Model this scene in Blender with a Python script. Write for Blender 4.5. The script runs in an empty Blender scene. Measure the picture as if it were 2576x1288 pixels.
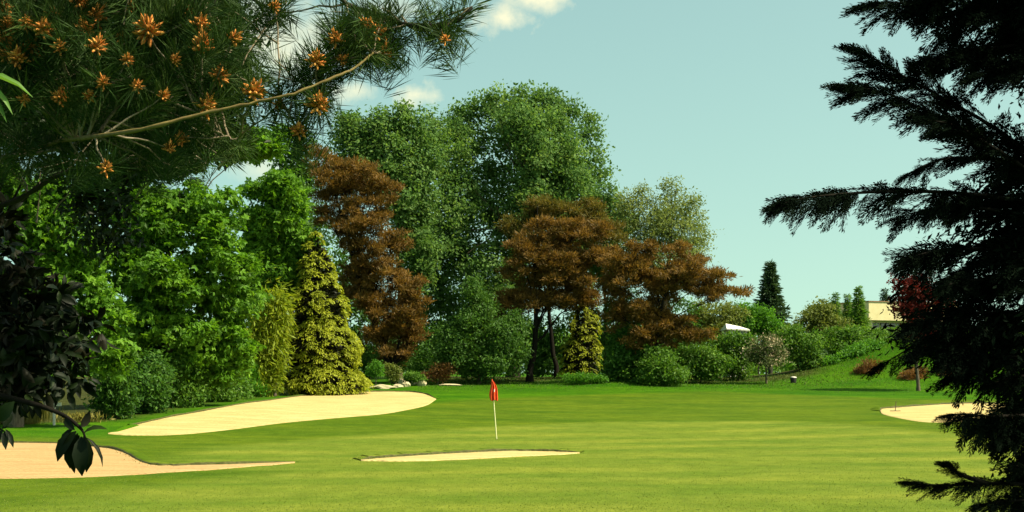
import bpy, math, random
import numpy as np
from mathutils import Vector

# ------------------------------------------------------------------ camera, sky, sun, exposure
F = 3578.0            # focal length in units of a 2576-wide frame (50 mm on a 36 mm sensor)
U0, V0 = 1288.0, 940.0
EYE = 2.4
SUN_ELEV, SUN_AZ = 51.0, -14.0      # azimuth measured from +X (right of the view) towards +Y (away)
sc = bpy.context.scene
col = sc.collection
cam_d = bpy.data.cameras.new('camera')
cam = bpy.data.objects.new('camera', cam_d)
col.objects.link(cam)
cam.location = (0, 0, EYE)
cam.rotation_euler = (math.radians(90), 0, 0)
cam_d.lens = 50.0
cam_d.sensor_width = 36.0
cam_d.shift_y = (V0 - 644.0) / 2576.0
cam_d.clip_start = 0.1
cam_d.clip_end = 4000
sc.camera = cam

world = bpy.data.worlds.new('World')
sc.world = world
world.use_nodes = True
wn, wl = world.node_tree.nodes, world.node_tree.links
for n in list(wn):
    wn.remove(n)
out = wn.new('ShaderNodeOutputWorld')
bg = wn.new('ShaderNodeBackground')
bg.inputs['Strength'].default_value = 0.102
sky = wn.new('ShaderNodeTexSky')
sky.sky_type = 'NISHITA'
sky.sun_disc = False
sky.sun_elevation = math.radians(SUN_ELEV)
sky.sun_rotation = math.radians(90 - SUN_AZ)
sky.air_density = 1.0
sky.dust_density = 2.2
sky.ozone_density = 1.5
# the whole sky read a little higher than it stands: a softer gradient towards the horizon
skc = wn.new('ShaderNodeTexCoord')
sks = wn.new('ShaderNodeSeparateXYZ')
wl.new(skc.outputs['Generated'], sks.inputs[0])
skz = wn.new('ShaderNodeMath'); skz.operation = 'MULTIPLY_ADD'
wl.new(sks.outputs[2], skz.inputs[0]); skz.inputs[1].default_value = 0.80; skz.inputs[2].default_value = 0.13
skv = wn.new('ShaderNodeCombineXYZ')
wl.new(sks.outputs[0], skv.inputs[0]); wl.new(sks.outputs[1], skv.inputs[1]); wl.new(skz.outputs[0], skv.inputs[2])
skn = wn.new('ShaderNodeVectorMath'); skn.operation = 'NORMALIZE'
wl.new(skv.outputs[0], skn.inputs[0])
wl.new(skn.outputs[0], sky.inputs[0])
tint = wn.new('ShaderNodeMix')
tint.data_type = 'RGBA'
tint.blend_type = 'MULTIPLY'
tint.inputs[0].default_value = 1.0
wl.new(sky.outputs[0], tint.inputs[6])
tint.inputs[7].default_value = (1.14, 1.27, 0.78, 1)
# a few small fair-weather clouds, placed by direction in the sky
tc = wn.new('ShaderNodeTexCoord')
sep = wn.new('ShaderNodeSeparateXYZ')
wl.new(tc.outputs['Generated'], sep.inputs[0])


def wmath(op, a, b=None, c=None, clamp=False):
    m = wn.new('ShaderNodeMath')
    m.operation = op
    m.use_clamp = clamp
    for i, s in enumerate((a, b, c)):
        if s is None:
            continue
        if isinstance(s, (int, float)):
            m.inputs[i].default_value = s
        else:
            wl.new(s, m.inputs[i])
    return m.outputs[0]


yy = wmath('MAXIMUM', sep.outputs[1], 0.02)
px = wmath('DIVIDE', sep.outputs[0], yy)
pz = wmath('DIVIDE', sep.outputs[2], yy)
noise = wn.new('ShaderNodeTexNoise')
noise.inputs['Scale'].default_value = 26.0
noise.inputs['Detail'].default_value = 6.0
noise.inputs['Roughness'].default_value = 0.6
wl.new(tc.outputs['Generated'], noise.inputs[0])
nz = wmath('MULTIPLY', wmath('SUBTRACT', noise.outputs[0], 0.5), 3.0)
total = None
CLOUDS = [(1265, 45, 95, 60, .95), (1335, -5, 110, 50, .9), (1060, 236, 90, 50, .95), (890, 228, 80, 40, .8),
          (720, 110, 260, 150, .55), (980, 20, 160, 60, .45), (660, 430, 120, 60, .35)]
for (u, v, su, sv, amp) in CLOUDS:
    dx = wmath('DIVIDE', wmath('SUBTRACT', px, (u - U0) / F), su / F)
    dz = wmath('DIVIDE', wmath('SUBTRACT', pz, (V0 - v) / F), sv / F)
    r = wmath('SQRT', wmath('ADD', wmath('MULTIPLY', dx, dx), wmath('MULTIPLY', dz, dz)))
    m = wmath('ADD', wmath('SUBTRACT', 1.0, r), nz)
    m = wmath('MULTIPLY', m, 0.9, clamp=True)
    m = wmath('MULTIPLY', m, amp)
    total = m if total is None else wmath('MAXIMUM', total, m)
total = wmath('MULTIPLY', total, wmath('GREATER_THAN', sep.outputs[1], 0.05), clamp=True)
cm = wn.new('ShaderNodeMix')
cm.data_type = 'RGBA'
wl.new(total, cm.inputs[0])
wl.new(tint.outputs[2], cm.inputs[6])
cm.inputs[7].default_value = (6.6, 5.9, 3.7, 1)
wl.new(cm.outputs[2], bg.inputs[0])
wl.new(bg.outputs[0], out.inputs[0])

sun_d = bpy.data.lights.new('sun', 'SUN')
sun = bpy.data.objects.new('sun', sun_d)
col.objects.link(sun)
sun_d.energy = 5.0
sun_d.angle = math.radians(0.55)
sun_d.color = (1.0, 0.91, 0.66)
se, sa = math.radians(SUN_ELEV), math.radians(SUN_AZ)
to_sun = Vector((math.cos(se) * math.cos(sa), math.cos(se) * math.sin(sa), math.sin(se)))
sun.rotation_euler = to_sun.to_track_quat('Z', 'Y').to_euler()
sun.location = to_sun * 60

sc.view_settings.view_transform = 'Standard'
sc.view_settings.look = 'None'
sc.view_settings.gamma = 1.0
sc.view_settings.exposure = 1.0
sc.render.engine = 'CYCLES'
sc.cycles.max_bounces = 6
sc.cycles.diffuse_bounces = 4
sc.cycles.glossy_bounces = 2
sc.cycles.transmission_bounces = 3
sc.cycles.transparent_max_bounces = 4
sc.cycles.use_denoising = True

# ------------------------------------------------------------------ helpers


def tag(o, label=None, cat=None, group=None, kind=None):
    if label: o['label'] = label
    if cat: o['category'] = cat
    if group: o['group'] = group
    if kind: o['kind'] = kind
    return o


def empty(name, loc, label=None, cat=None, group=None, kind=None):
    o = bpy.data.objects.new(name, None)
    o.empty_display_size = 0.2
    o.location = loc
    col.objects.link(o)
    return tag(o, label, cat, group, kind)


def link_mesh(name, me, mat, parent=None):
    o = bpy.data.objects.new(name, me)
    if mat is not None:
        for m in (mat if isinstance(mat, (list, tuple)) else [mat]):
            me.materials.append(m)
    col.objects.link(o)
    if parent is not None:
        o.parent = parent
    return o


def np_mesh(name, V, faces, tint=None, smooth=False):
    """faces: (n,k) int array, all the same size."""
    me = bpy.data.meshes.new(name)
    V = np.ascontiguousarray(V, dtype=np.float32)
    faces = np.ascontiguousarray(faces, dtype=np.int32)
    n, k = faces.shape
    me.vertices.add(len(V))
    me.vertices.foreach_set('co', V.ravel())
    me.loops.add(n * k)
    me.loops.foreach_set('vertex_index', faces.ravel())
    me.polygons.add(n)
    me.polygons.foreach_set('loop_start', np.arange(0, n * k, k, dtype=np.int32))
    me.polygons.foreach_set('use_smooth', np.full(n, bool(smooth)))
    if tint is not None:
        a = me.attributes.new('tint', 'FLOAT', 'FACE')
        a.data.foreach_set('value', np.ascontiguousarray(tint, dtype=np.float32))
    me.update(calc_edges=True)
    return me


def unit(a):
    return a / np.maximum(np.linalg.norm(a, axis=-1, keepdims=True), 1e-9)


def frames(T, N):
    """matrices whose columns are T (length), B (width), N (normal)."""
    T = unit(T)
    B = unit(np.cross(N, T))
    N2 = np.cross(T, B)
    return np.stack([T, B, N2], axis=-1)


def bake(tv, tf, M, P, S):
    """copies of a template mesh: S (n,) or (n,3) scales in the template's own axes"""
    S = np.asarray(S, dtype=float)
    if S.ndim == 1:
        S = np.repeat(S[:, None], 3, axis=1)
    L = tv[None, :, :] * S[:, None, :]
    V = np.einsum('nij,nkj->nki', M, L) + P[:, None, :]
    n, k = len(P), len(tv)
    Fc = (tf[None] + (np.arange(n) * k)[:, None, None]).reshape(-1, tf.shape[1])
    return V.reshape(-1, 3), Fc


def P3(u, v, y):
    return np.array([(u - U0) * y / F, y, EYE + (V0 - v) * y / F])


def tube(V, Fc, pts, rad, sides=7):
    """append a tapered tube to the lists V, Fc"""
    pts = np.asarray(pts, float)
    n = len(pts)
    base = len(V)
    tang = np.gradient(pts, axis=0)
    tang = unit(tang)
    ref = np.array([0.31, 0.17, 0.93]) if abs(tang[0][2]) < 0.9 else np.array([1.0, 0.1, 0.0])
    for i in range(n):
        a = unit(np.cross(tang[i], ref)); b = np.cross(tang[i], a)
        for s in range(sides):
            t = 2 * math.pi * s / sides
            V.append(pts[i] + rad[i] * (math.cos(t) * a + math.sin(t) * b))
    for i in range(n - 1):
        for s in range(sides):
            s2 = (s + 1) % sides
            Fc.append((base + i * sides + s, base + i * sides + s2, base + (i + 1) * sides + s2, base + (i + 1) * sides + s))


def curve_pts(a, b, n, wob, rng, sag=0.0):
    a = np.asarray(a, float); b = np.asarray(b, float)
    t = np.linspace(0, 1, n)[:, None]
    p = a + (b - a) * t
    L = np.linalg.norm(b - a)
    off = rng.normal(0, 1, (n, 3)).cumsum(axis=0)
    off -= off[0] + (off[-1] - off[0]) * t
    p = p + off * wob * L / math.sqrt(n)
    p[:, 2] += sag * L * 4 * (t * (1 - t))[:, 0]
    return p


def spline(pts, n):
    """Catmull-Rom through pts, n samples"""
    p = np.asarray(pts, float)
    p = np.vstack([2 * p[0] - p[1], p, 2 * p[-1] - p[-2]])
    m = len(p) - 3
    res = []
    for q in np.linspace(0, m - 1e-6, n):
        i = int(q); t = q - i
        a, b, c, d = p[i:i + 4]
        res.append(0.5 * ((2 * b) + (c - a) * t + (2 * a - 5 * b + 4 * c - d) * t * t + (3 * b - 3 * c + d - a) * t ** 3))
    return np.array(res)


# leaf templates: x along the leaf, y across, z up; every face a quad
OVAL = (np.array([[0, 0, 0], [.5, .5, .10], [1, 0, 0], [.5, -.5, .10]], float), np.array([[0, 1, 2, 3]]))
SLIV = (np.array([[0, -.35, 0], [.6, -.5, 0], [1, 0, 0], [.5, .5, 0]], float), np.array([[0, 1, 2, 3]]))
_mv, _mf = [], []
for ang, ln in ((0, 1.0), (62, .86), (-62, .86)):
    c, s = math.cos(math.radians(ang)), math.sin(math.radians(ang))
    b0 = len(_mv)
    for (x, y, z) in ((0, 0, 0), (.55, .27, .0), (1, 0, -.22), (.55, -.27, .0)):
        x *= ln
        _mv.append((x * c - y * s, x * s + y * c, z + .06 * abs(y)))
    _mf.append((b0, b0 + 1, b0 + 2, b0 + 3))
MAPLE = (np.array(_mv, float), np.array(_mf))
# big leathery leaf with a folded midrib, 5 stations
_bv, _bf = [], []
for i, (x, w, z) in enumerate(((0, .04, 0), (.2, .36, .05), (.48, .5, .07), (.76, .36, .03), (1, .02, -.07))):
    _bv += [(x, w, z + .16 * w), (x, 0, z), (x, -w, z + .16 * w)]
    if i:
        a = 3 * (i - 1)
        _bf += [(a, a + 1, a + 4, a + 3), (a + 1, a + 2, a + 5, a + 4)]
BIGLEAF = (np.array(_bv, float), np.array(_bf))

# ------------------------------------------------------------------ materials


def new_mat(name):
    m = bpy.data.materials.new(name)
    m.use_nodes = True
    nt = m.node_tree
    for n in list(nt.nodes):
        nt.nodes.remove(n)
    o = nt.nodes.new('ShaderNodeOutputMaterial')
    return m, nt, o


def ramp(nt, cols):
    r = nt.nodes.new('ShaderNodeValToRGB')
    el = r.color_ramp.elements
    while len(el) < len(cols):
        el.new(0.5)
    for e, (p, c) in zip(el, cols):
        e.position = p
        e.color = (c[0], c[1], c[2], 1)
    return r


def leaf_mat(name, cols, rough=0.55, transl=0.35, spec=0.2, under=None, warm=(1.15, 1.1, .6), k=1.0):
    cols = [(p, tuple(x * k for x in c)) for p, c in cols]
    m, nt, o = new_mat(name)
    L = nt.links
    at = nt.nodes.new('ShaderNodeAttribute'); at.attribute_name = 'tint'
    r = ramp(nt, cols)
    L.new(at.outputs['Fac'], r.inputs[0])
    c = r.outputs[0]
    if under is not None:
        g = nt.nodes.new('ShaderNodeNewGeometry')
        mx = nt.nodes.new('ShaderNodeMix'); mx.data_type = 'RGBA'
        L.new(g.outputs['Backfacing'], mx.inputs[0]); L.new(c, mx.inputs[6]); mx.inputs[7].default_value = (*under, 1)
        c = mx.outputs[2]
    p = nt.nodes.new('ShaderNodeBsdfPrincipled')
    L.new(c, p.inputs['Base Color'])
    p.inputs['Roughness'].default_value = rough
    p.inputs['Specular IOR Level'].default_value = spec
    if transl > 0:
        t = nt.nodes.new('ShaderNodeBsdfTranslucent')
        w = nt.nodes.new('ShaderNodeMix'); w.data_type = 'RGBA'; w.blend_type = 'MULTIPLY'; w.inputs[0].default_value = 1
        L.new(c, w.inputs[6]); w.inputs[7].default_value = (*warm, 1)
        L.new(w.outputs[2], t.inputs[0])
        mix = nt.nodes.new('ShaderNodeMixShader'); mix.inputs[0].default_value = transl
        L.new(p.outputs[0], mix.inputs[1]); L.new(t.outputs[0], mix.inputs[2])
        L.new(mix.outputs[0], o.inputs[0])
    else:
        L.new(p.outputs[0], o.inputs[0])
    return m


def noise_mat(name, c1, c2, scale=6, rough=.8, bump=.3, dist=.02, detail=5, stretch=None, spec=.25):
    m, nt, o = new_mat(name)
    L = nt.links
    tcn = nt.nodes.new('ShaderNodeTexCoord')
    src = tcn.outputs['Object']
    if stretch:
        mp = nt.nodes.new('ShaderNodeMapping'); mp.inputs['Scale'].default_value = stretch
        L.new(src, mp.inputs[0]); src = mp.outputs[0]
    n = nt.nodes.new('ShaderNodeTexNoise'); n.inputs['Scale'].default_value = scale; n.inputs['Detail'].default_value = detail
    L.new(src, n.inputs[0])
    r = ramp(nt, [(.3, c1), (.7, c2)])
    L.new(n.outputs[0], r.inputs[0])
    p = nt.nodes.new('ShaderNodeBsdfPrincipled')
    L.new(r.outputs[0], p.inputs['Base Color'])
    p.inputs['Roughness'].default_value = rough
    p.inputs['Specular IOR Level'].default_value = spec
    if bump:
        b = nt.nodes.new('ShaderNodeBump'); b.inputs['Strength'].default_value = bump; b.inputs['Distance'].default_value = dist
        L.new(n.outputs[0], b.inputs['Height']); L.new(b.outputs[0], p.inputs['Normal'])
    L.new(p.outputs[0], o.inputs[0])
    return m


M = {}
M['maple'] = leaf_mat('maple_leaf', [(0, (.030, .075, .006)), (.5, (.068, .165, .010)), (1, (.150, .285, .020))], transl=.5, k=1.25)
M['poplar'] = leaf_mat('poplar_leaf', [(0, (.034, .078, .018)), (.5, (.070, .138, .034)), (1, (.135, .205, .066))], rough=.6, transl=.5, spec=.10, k=1.45)
M['evergreen'] = leaf_mat('dark_evergreen_leaf', [(0, (.008, .018, .005)), (.7, (.016, .036, .008)), (1, (.036, .066, .014))], transl=0.2, k=0.55)
M['willow'] = leaf_mat('pale_willow_leaf', [(0, (.060, .095, .022)), (1, (.165, .195, .065))], transl=0.5, k=1.6)
M['bluegreen'] = leaf_mat('blue_green_leaf', [(0, (.016, .042, .007)), (.5, (.034, .082, .012)), (1, (.066, .128, .022))], transl=0.45, k=1.7)
M['brownpine'] = leaf_mat('bronze_pine_needle', [(0, (.034, .026, .006)), (.3, (.085, .052, .011)), (.7, (.150, .080, .018)), (1, (.215, .130, .034))], transl=0.4, rough=.6, k=1.25)
M['olivepine'] = leaf_mat('olive_pine_needle', [(0, (.035, .048, .008)), (.5, (.080, .066, .012)), (1, (.130, .085, .016))], transl=0.4, rough=.6, k=1.4)
M['goldcypress'] = leaf_mat('golden_cypress_spray', [(0, (.040, .056, .003)), (.4, (.112, .138, .007)), (1, (.245, .262, .014))], transl=0.4, warm=(1.1, 1.05, .5), k=1.5)
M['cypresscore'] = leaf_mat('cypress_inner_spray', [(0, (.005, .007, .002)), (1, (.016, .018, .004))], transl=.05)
M['weeping'] = leaf_mat('olive_weeping_leaf', [(0, (.050, .080, .004)), (.5, (.095, .125, .007)), (1, (.150, .165, .012))], transl=.5, k=2.1)
M['shrub'] = leaf_mat('dark_shrub_leaf', [(0, (.012, .036, .006)), (.6, (.030, .080, .010)), (1, (.070, .135, .022))], transl=0.45, k=1.75)
M['hedge'] = leaf_mat('mid_hedge_leaf', [(0, (.022, .055, .006)), (.5, (.045, .105, .010)), (1, (.090, .150, .022))], transl=0.45, k=1.7)
M['bright'] = leaf_mat('bright_shrub_leaf', [(0, (.030, .090, .010)), (.5, (.055, .160, .012)), (1, (.100, .230, .020))], transl=0.5, k=1.3)
M['olive'] = leaf_mat('olive_shrub_leaf', [(0, (.050, .070, .012)), (.5, (.085, .110, .020)), (1, (.130, .150, .035))], transl=0.45, k=1.5)
M['spruce'] = leaf_mat('far_spruce_needle', [(0, (.014, .034, .013)), (1, (.040, .072, .030))], transl=0.25, k=1.3)
M['blossom'] = leaf_mat('blossom_bush_leaf', [(0, (.040, .070, .015)), (.62, (.085, .110, .028)), (.66, (.42, .33, .22)), (1, (.58, .48, .32))], transl=.3, warm=(1, 1, .9))
M['redleaf'] = leaf_mat('red_plum_leaf', [(0, (.030, .006, .005)), (1, (.150, .020, .014))], transl=0.4, warm=(1.2, .6, .6), k=1.4)
M['rust'] = leaf_mat('rust_shrub_leaf', [(0, (.060, .030, .012)), (.6, (.140, .065, .022)), (1, (.200, .120, .040))], transl=0.4, k=1.2)
M['reed'] = leaf_mat('dry_reed_blade', [(0, (.075, .085, .015)), (1, (.230, .200, .045))], transl=.35)
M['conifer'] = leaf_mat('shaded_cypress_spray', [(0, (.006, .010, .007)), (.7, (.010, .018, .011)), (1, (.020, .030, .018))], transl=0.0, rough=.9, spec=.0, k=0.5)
M['needle'] = leaf_mat('pine_needle', [(0, (.012, .030, .007)), (.6, (.032, .070, .014)), (1, (.080, .120, .028))], transl=0.2, rough=.6, spec=.1, k=0.85)
M['magnolia'] = leaf_mat('shaded_leathery_leaf', [(0, (.007, .016, .005)), (.7, (.014, .032, .008)), (1, (.045, .085, .016))], transl=0.08, rough=.55, spec=.12, under=(.008, .008, .003), k=0.36)  # leaf colours scaled down: the shade on this tree is in the colour
M['longleaf'] = leaf_mat('long_green_leaf', [(0, (.05, .12, .02)), (1, (.11, .22, .04))], transl=.4, rough=.4)
M['pollen'] = leaf_mat('pollen_cone', [(0, (.42, .13, .03)), (.6, (.62, .24, .05)), (1, (.78, .40, .11))], transl=.1, rough=.8, k=1.15)
M['bark'] = noise_mat('grey_brown_bark', (.035, .026, .018), (.12, .092, .062), scale=14, bump=.6, stretch=(1, 1, .25))
M['darkbark'] = noise_mat('dark_bark', (.012, .010, .008), (.040, .032, .024), scale=14, bump=.5, stretch=(1, 1, .25))
M['conbark'] = noise_mat('shaded_conifer_bark', (.006, .005, .004), (.014, .012, .009), scale=20, bump=.4, spec=.05)
M['twig'] = noise_mat('lichened_twig_bark', (.095, .062, .022), (.20, .145, .048), scale=30, bump=.5, dist=.004)
M['greytwig'] = noise_mat('grey_twig_bark', (.11, .085, .055), (.25, .20, .14), scale=40, bump=.4, dist=.003)


def sand_mat(name, c1, c2):
    m, nt, o = new_mat(name)
    L = nt.links
    tcn = nt.nodes.new('ShaderNodeTexCoord')
    n1 = nt.nodes.new('ShaderNodeTexNoise'); n1.inputs['Scale'].default_value = .8; n1.inputs['Detail'].default_value = 4
    mp = nt.nodes.new('ShaderNodeMapping'); mp.inputs['Scale'].default_value = (.6, 2.2, 1); mp.inputs['Rotation'].default_value = (0, 0, .2)
    L.new(tcn.outputs['Object'], mp.inputs[0]); L.new(mp.outputs[0], n1.inputs[0])
    n2 = nt.nodes.new('ShaderNodeTexNoise'); n2.inputs['Scale'].default_value = 7; n2.inputs['Detail'].default_value = 6
    L.new(tcn.outputs['Object'], n2.inputs[0])
    r = ramp(nt, [(.3, c1), (.7, c2)]); L.new(n1.outputs[0], r.inputs[0])
    p = nt.nodes.new('ShaderNodeBsdfPrincipled'); L.new(r.outputs[0], p.inputs['Base Color'])
    p.inputs['Roughness'].default_value = .95; p.inputs['Specular IOR Level'].default_value = .1
    ad = nt.nodes.new('ShaderNodeMath'); ad.operation = 'ADD'
    L.new(n1.outputs[0], ad.inputs[0]); L.new(n2.outputs[0], ad.inputs[1])
    wv = nt.nodes.new('ShaderNodeTexWave'); wv.inputs['Scale'].default_value = 2.6; wv.inputs['Distortion'].default_value = 5.0; wv.inputs['Detail'].default_value = 3
    wv.inputs['Detail Scale'].default_value = .35; wv.bands_direction = 'DIAGONAL'
    L.new(tcn.outputs['Object'], wv.inputs[0])
    vo = nt.nodes.new('ShaderNodeTexVoronoi'); vo.inputs['Scale'].default_value = 1.7; vo.feature = 'SMOOTH_F1'
    L.new(tcn.outputs['Object'], vo.inputs[0])
    ad2 = nt.nodes.new('ShaderNodeMath'); ad2.operation = 'MULTIPLY_ADD'; L.new(wv.outputs['Fac'], ad2.inputs[0]); ad2.inputs[1].default_value = .35; L.new(ad.outputs[0], ad2.inputs[2])
    ad = nt.nodes.new('ShaderNodeMath'); ad.operation = 'MULTIPLY_ADD'; L.new(vo.outputs['Distance'], ad.inputs[0]); ad.inputs[1].default_value = .8; L.new(ad2.outputs[0], ad.inputs[2])
    b = nt.nodes.new('ShaderNodeBump'); b.inputs['Strength'].default_value = .55; b.inputs['Distance'].default_value = .09
    L.new(ad.outputs[0], b.inputs['Height']); L.new(b.outputs[0], p.inputs['Normal'])
    L.new(p.outputs[0], o.inputs[0])
    return m


M['sand'] = sand_mat('pale_sand', (.345, .252, .098), (.445, .355, .165))
M['osand'] = sand_mat('orange_sand', (.315, .195, .085), (.39, .258, .125))


def turf_mat():
    m, nt, o = new_mat('turf')
    L, N = nt.links, nt.nodes
    tcn = N.new('ShaderNodeTexCoord')

    def noise_(scale, detail=4, stretch=None, rot=0):
        n = N.new('ShaderNodeTexNoise'); n.inputs['Scale'].default_value = scale; n.inputs['Detail'].default_value = detail
        s = tcn.outputs['Object']
        if stretch:
            mp = N.new('ShaderNodeMapping'); mp.inputs['Scale'].default_value = stretch; mp.inputs['Rotation'].default_value = (0, 0, rot)
            L.new(s, mp.inputs[0]); s = mp.outputs[0]
        L.new(s, n.inputs[0])
        return n.outputs[0]

    def mixc(f, a, b, mode='MIX'):
        x = N.new('ShaderNodeMix'); x.data_type = 'RGBA'; x.blend_type = mode
        for sock, val in ((x.inputs[0], f), (x.inputs[6], a), (x.inputs[7], b)):
            if isinstance(val, (int, float)): sock.default_value = val
            elif isinstance(val, tuple): sock.default_value = (*val, 1)
            else: L.new(val, sock)
        return x.outputs[2]

    def mr(src, a, b, c, d):
        x = N.new('ShaderNodeMapRange'); x.inputs[1].default_value = a; x.inputs[2].default_value = b
        x.inputs[3].default_value = c; x.inputs[4].default_value = d
        L.new(src, x.inputs[0]); return x.outputs[0]

    zone = N.new('ShaderNodeAttribute'); zone.attribute_name = 'zone'
    zr, zg = N.new('ShaderNodeSeparateColor'), None
    L.new(zone.outputs['Color'], zr.inputs[0])
    # mowing stripes: alternate passes laid nearly across the view
    sp = N.new('ShaderNodeSeparateXYZ'); L.new(tcn.outputs['Object'], sp.inputs[0])
    n_big = noise_(.05, 2)
    yv = N.new('ShaderNodeMath'); yv.operation = 'MULTIPLY_ADD'
    L.new(sp.outputs[0], yv.inputs[0]); yv.inputs[1].default_value = -.34; L.new(sp.outputs[1], yv.inputs[2])
    y2 = N.new('ShaderNodeMath'); y2.operation = 'MULTIPLY_ADD'; L.new(n_big, y2.inputs[0]); y2.inputs[1].default_value = 7.0; L.new(yv.outputs[0], y2.inputs[2])
    sn = N.new('ShaderNodeMath'); sn.operation = 'MULTIPLY'; L.new(y2.outputs[0], sn.inputs[0]); sn.inputs[1].default_value = 1.25
    si = N.new('ShaderNodeMath'); si.operation = 'SINE'; L.new(sn.outputs[0], si.inputs[0])
    stripe = mr(si.outputs[0], -1, 1, 0, 1)
    patch = noise_(.16, 5, (1, 2.4, 1), .1)
    streak = noise_(.8, 5, (.4, .7, 1), .30)
    mott = noise_(1.6, 6, (1.0, .8, 1))
    fine = noise_(9, 6, (1, 1.6, 1))
    vfine = noise_(34, 3)
    green = mixc(mr(patch, .35, .65, 0, 1), (.092, .136, .017), (.156, .182, .027))
    green = mixc(mr(stripe, 0, 1, 0, .75), green, (.080, .130, .015))
    green = mixc(mr(streak, .4, .7, 0, .35), green, (.200, .208, .040))
    fringe = mixc(mr(patch, .35, .65, 0, 1), (.048, .092, .006), (.078, .118, .009))
    fringe = mixc(mr(streak, .45, .7, 0, .35), fringe, (.110, .145, .006))
    rough = mixc(mr(patch, .35, .65, 0, 1), (.020, .082, .002), (.045, .118, .003))
    rough = mixc(mr(fine, .5, .75, 0, .5), rough, (.085, .150, .006))
    c = mixc(zr.outputs[1], rough, fringe)
    c = mixc(zr.outputs[0], c, green)
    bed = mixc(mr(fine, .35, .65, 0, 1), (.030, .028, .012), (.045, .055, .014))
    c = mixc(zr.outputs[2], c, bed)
    c = mixc(1.0, c, mixc(mr(mott, .32, .68, 0, 1), (.77, .81, .70), (1.07, 1.05, 1.02)), 'MULTIPLY')
    c = mixc(1.0, c, mixc(mr(fine, .3, .7, 0, 1), (.76, .78, .62), (1.12, 1.12, 1.0)), 'MULTIPLY')
    p = N.new('ShaderNodeBsdfPrincipled'); L.new(c, p.inputs['Base Color'])
    p.inputs['Roughness'].default_value = .9; p.inputs['Specular IOR Level'].default_value = .03
    ad = N.new('ShaderNodeMath'); ad.operation = 'ADD'; L.new(fine, ad.inputs[0]); L.new(vfine, ad.inputs[1])
    b = N.new('ShaderNodeBump'); b.inputs['Strength'].default_value = .5; b.inputs['Distance'].default_value = .05
    L.new(ad.outputs[0], b.inputs['Height']); L.new(b.outputs[0], p.inputs['Normal'])
    L.new(p.outputs[0], o.inputs[0])
    return m


M['turf'] = turf_mat()
M['shadedsoil'] = noise_mat('shaded_lip_soil', (.030, .030, .006), (.070, .068, .016), scale=9, bump=.6, dist=.03)  # soil of the lip face, coloured dark to stand for its shade
M['mownblade'] = leaf_mat('mown_grass_blade', [(0, (.060, .105, .008)), (.5, (.100, .150, .012)), (1, (.190, .215, .030))], transl=.4)
M['grassblade'] = leaf_mat('rough_grass_blade', [(0, (.030, .080, .007)), (.6, (.065, .130, .012)), (1, (.130, .170, .025))], transl=.3)

# ------------------------------------------------------------------ terrain
PY = np.array([-200, 0, 7, 15, 20, 52, 65, 80, 95, 110, 118, 160, 300, 2000.])
PZ = np.array([.9, .8, .7, .12, 0, 0, .25, .60, 1.2, 1.92, 2.05, 2.2, 2.4, 2.4])
_pd = np.linspace(-200, 2000, 22001)
_ps = np.interp(_pd, PY, PZ)
_k = np.ones(61) / 61
_ps = np.convolve(np.pad(_ps, 30, mode='edge'), _k, mode='valid')


def H0(x, y):
    z = np.interp(y, _pd, _ps)
    z = z + .10 * np.sin(x * .11 + 1.3) * np.clip((y - 18) / 40, 0, 1) * np.sin(y * .07 + .5)
    # bank carrying the upper left bunker, and the shrubby mound at the right back
    z = z + .35 * np.exp(-(((x + 15) / 8) ** 2 + ((y - 74) / 12) ** 2))
    z = z + 4.1 * np.exp(-(((x - 33) / 8.0) ** 2 + ((y - 113) / 9.0) ** 2))
    z = z + .45 * np.exp(-(((x - 7.3) / 2.6) ** 2 + ((y - 106) / 5) ** 2))
    return z


def G(u, v, y0=20.0, y1=150.0):
    """the ground point seen at (u, v)"""
    ys = np.linspace(y0, y1, 5200)
    xs = (u - U0) * ys / F
    vs = V0 - F * (H0(xs, ys) - EYE) / ys
    i = int(np.argmax(vs <= v))
    if vs[i] > v:
        i = len(ys) - 1
    return np.array([xs[i], ys[i], float(H0(xs[i], ys[i]))])


def ground_pt(u, y):
    x = (u - U0) * y / F
    return np.array([x, y, float(H0(np.array(x), np.array(y)))])


def poly_mask(px_, py_, poly, soft):
    """1 inside poly, 0 outside with a soft edge (world units)"""
    inside = np.zeros(px_.shape, bool)
    dist = np.full(px_.shape, 1e9)
    n = len(poly)
    for i in range(n):
        x1, y1 = poly[i][:2]; x2, y2 = poly[(i + 1) % n][:2]
        c = ((y1 > py_) != (y2 > py_)) & (px_ < (x2 - x1) * (py_ - y1) / (y2 - y1 + 1e-12) + x1)
        inside ^= c
        ex, ey = x2 - x1, y2 - y1
        t = np.clip(((px_ - x1) * ex + (py_ - y1) * ey) / (ex * ex + ey * ey + 1e-12), 0, 1)
        dist = np.minimum(dist, np.hypot(px_ - x1 - t * ex, py_ - y1 - t * ey))
    sd = np.where(inside, dist, -dist)
    return np.clip(sd / soft * .5 + .5, 0, 1)


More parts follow.
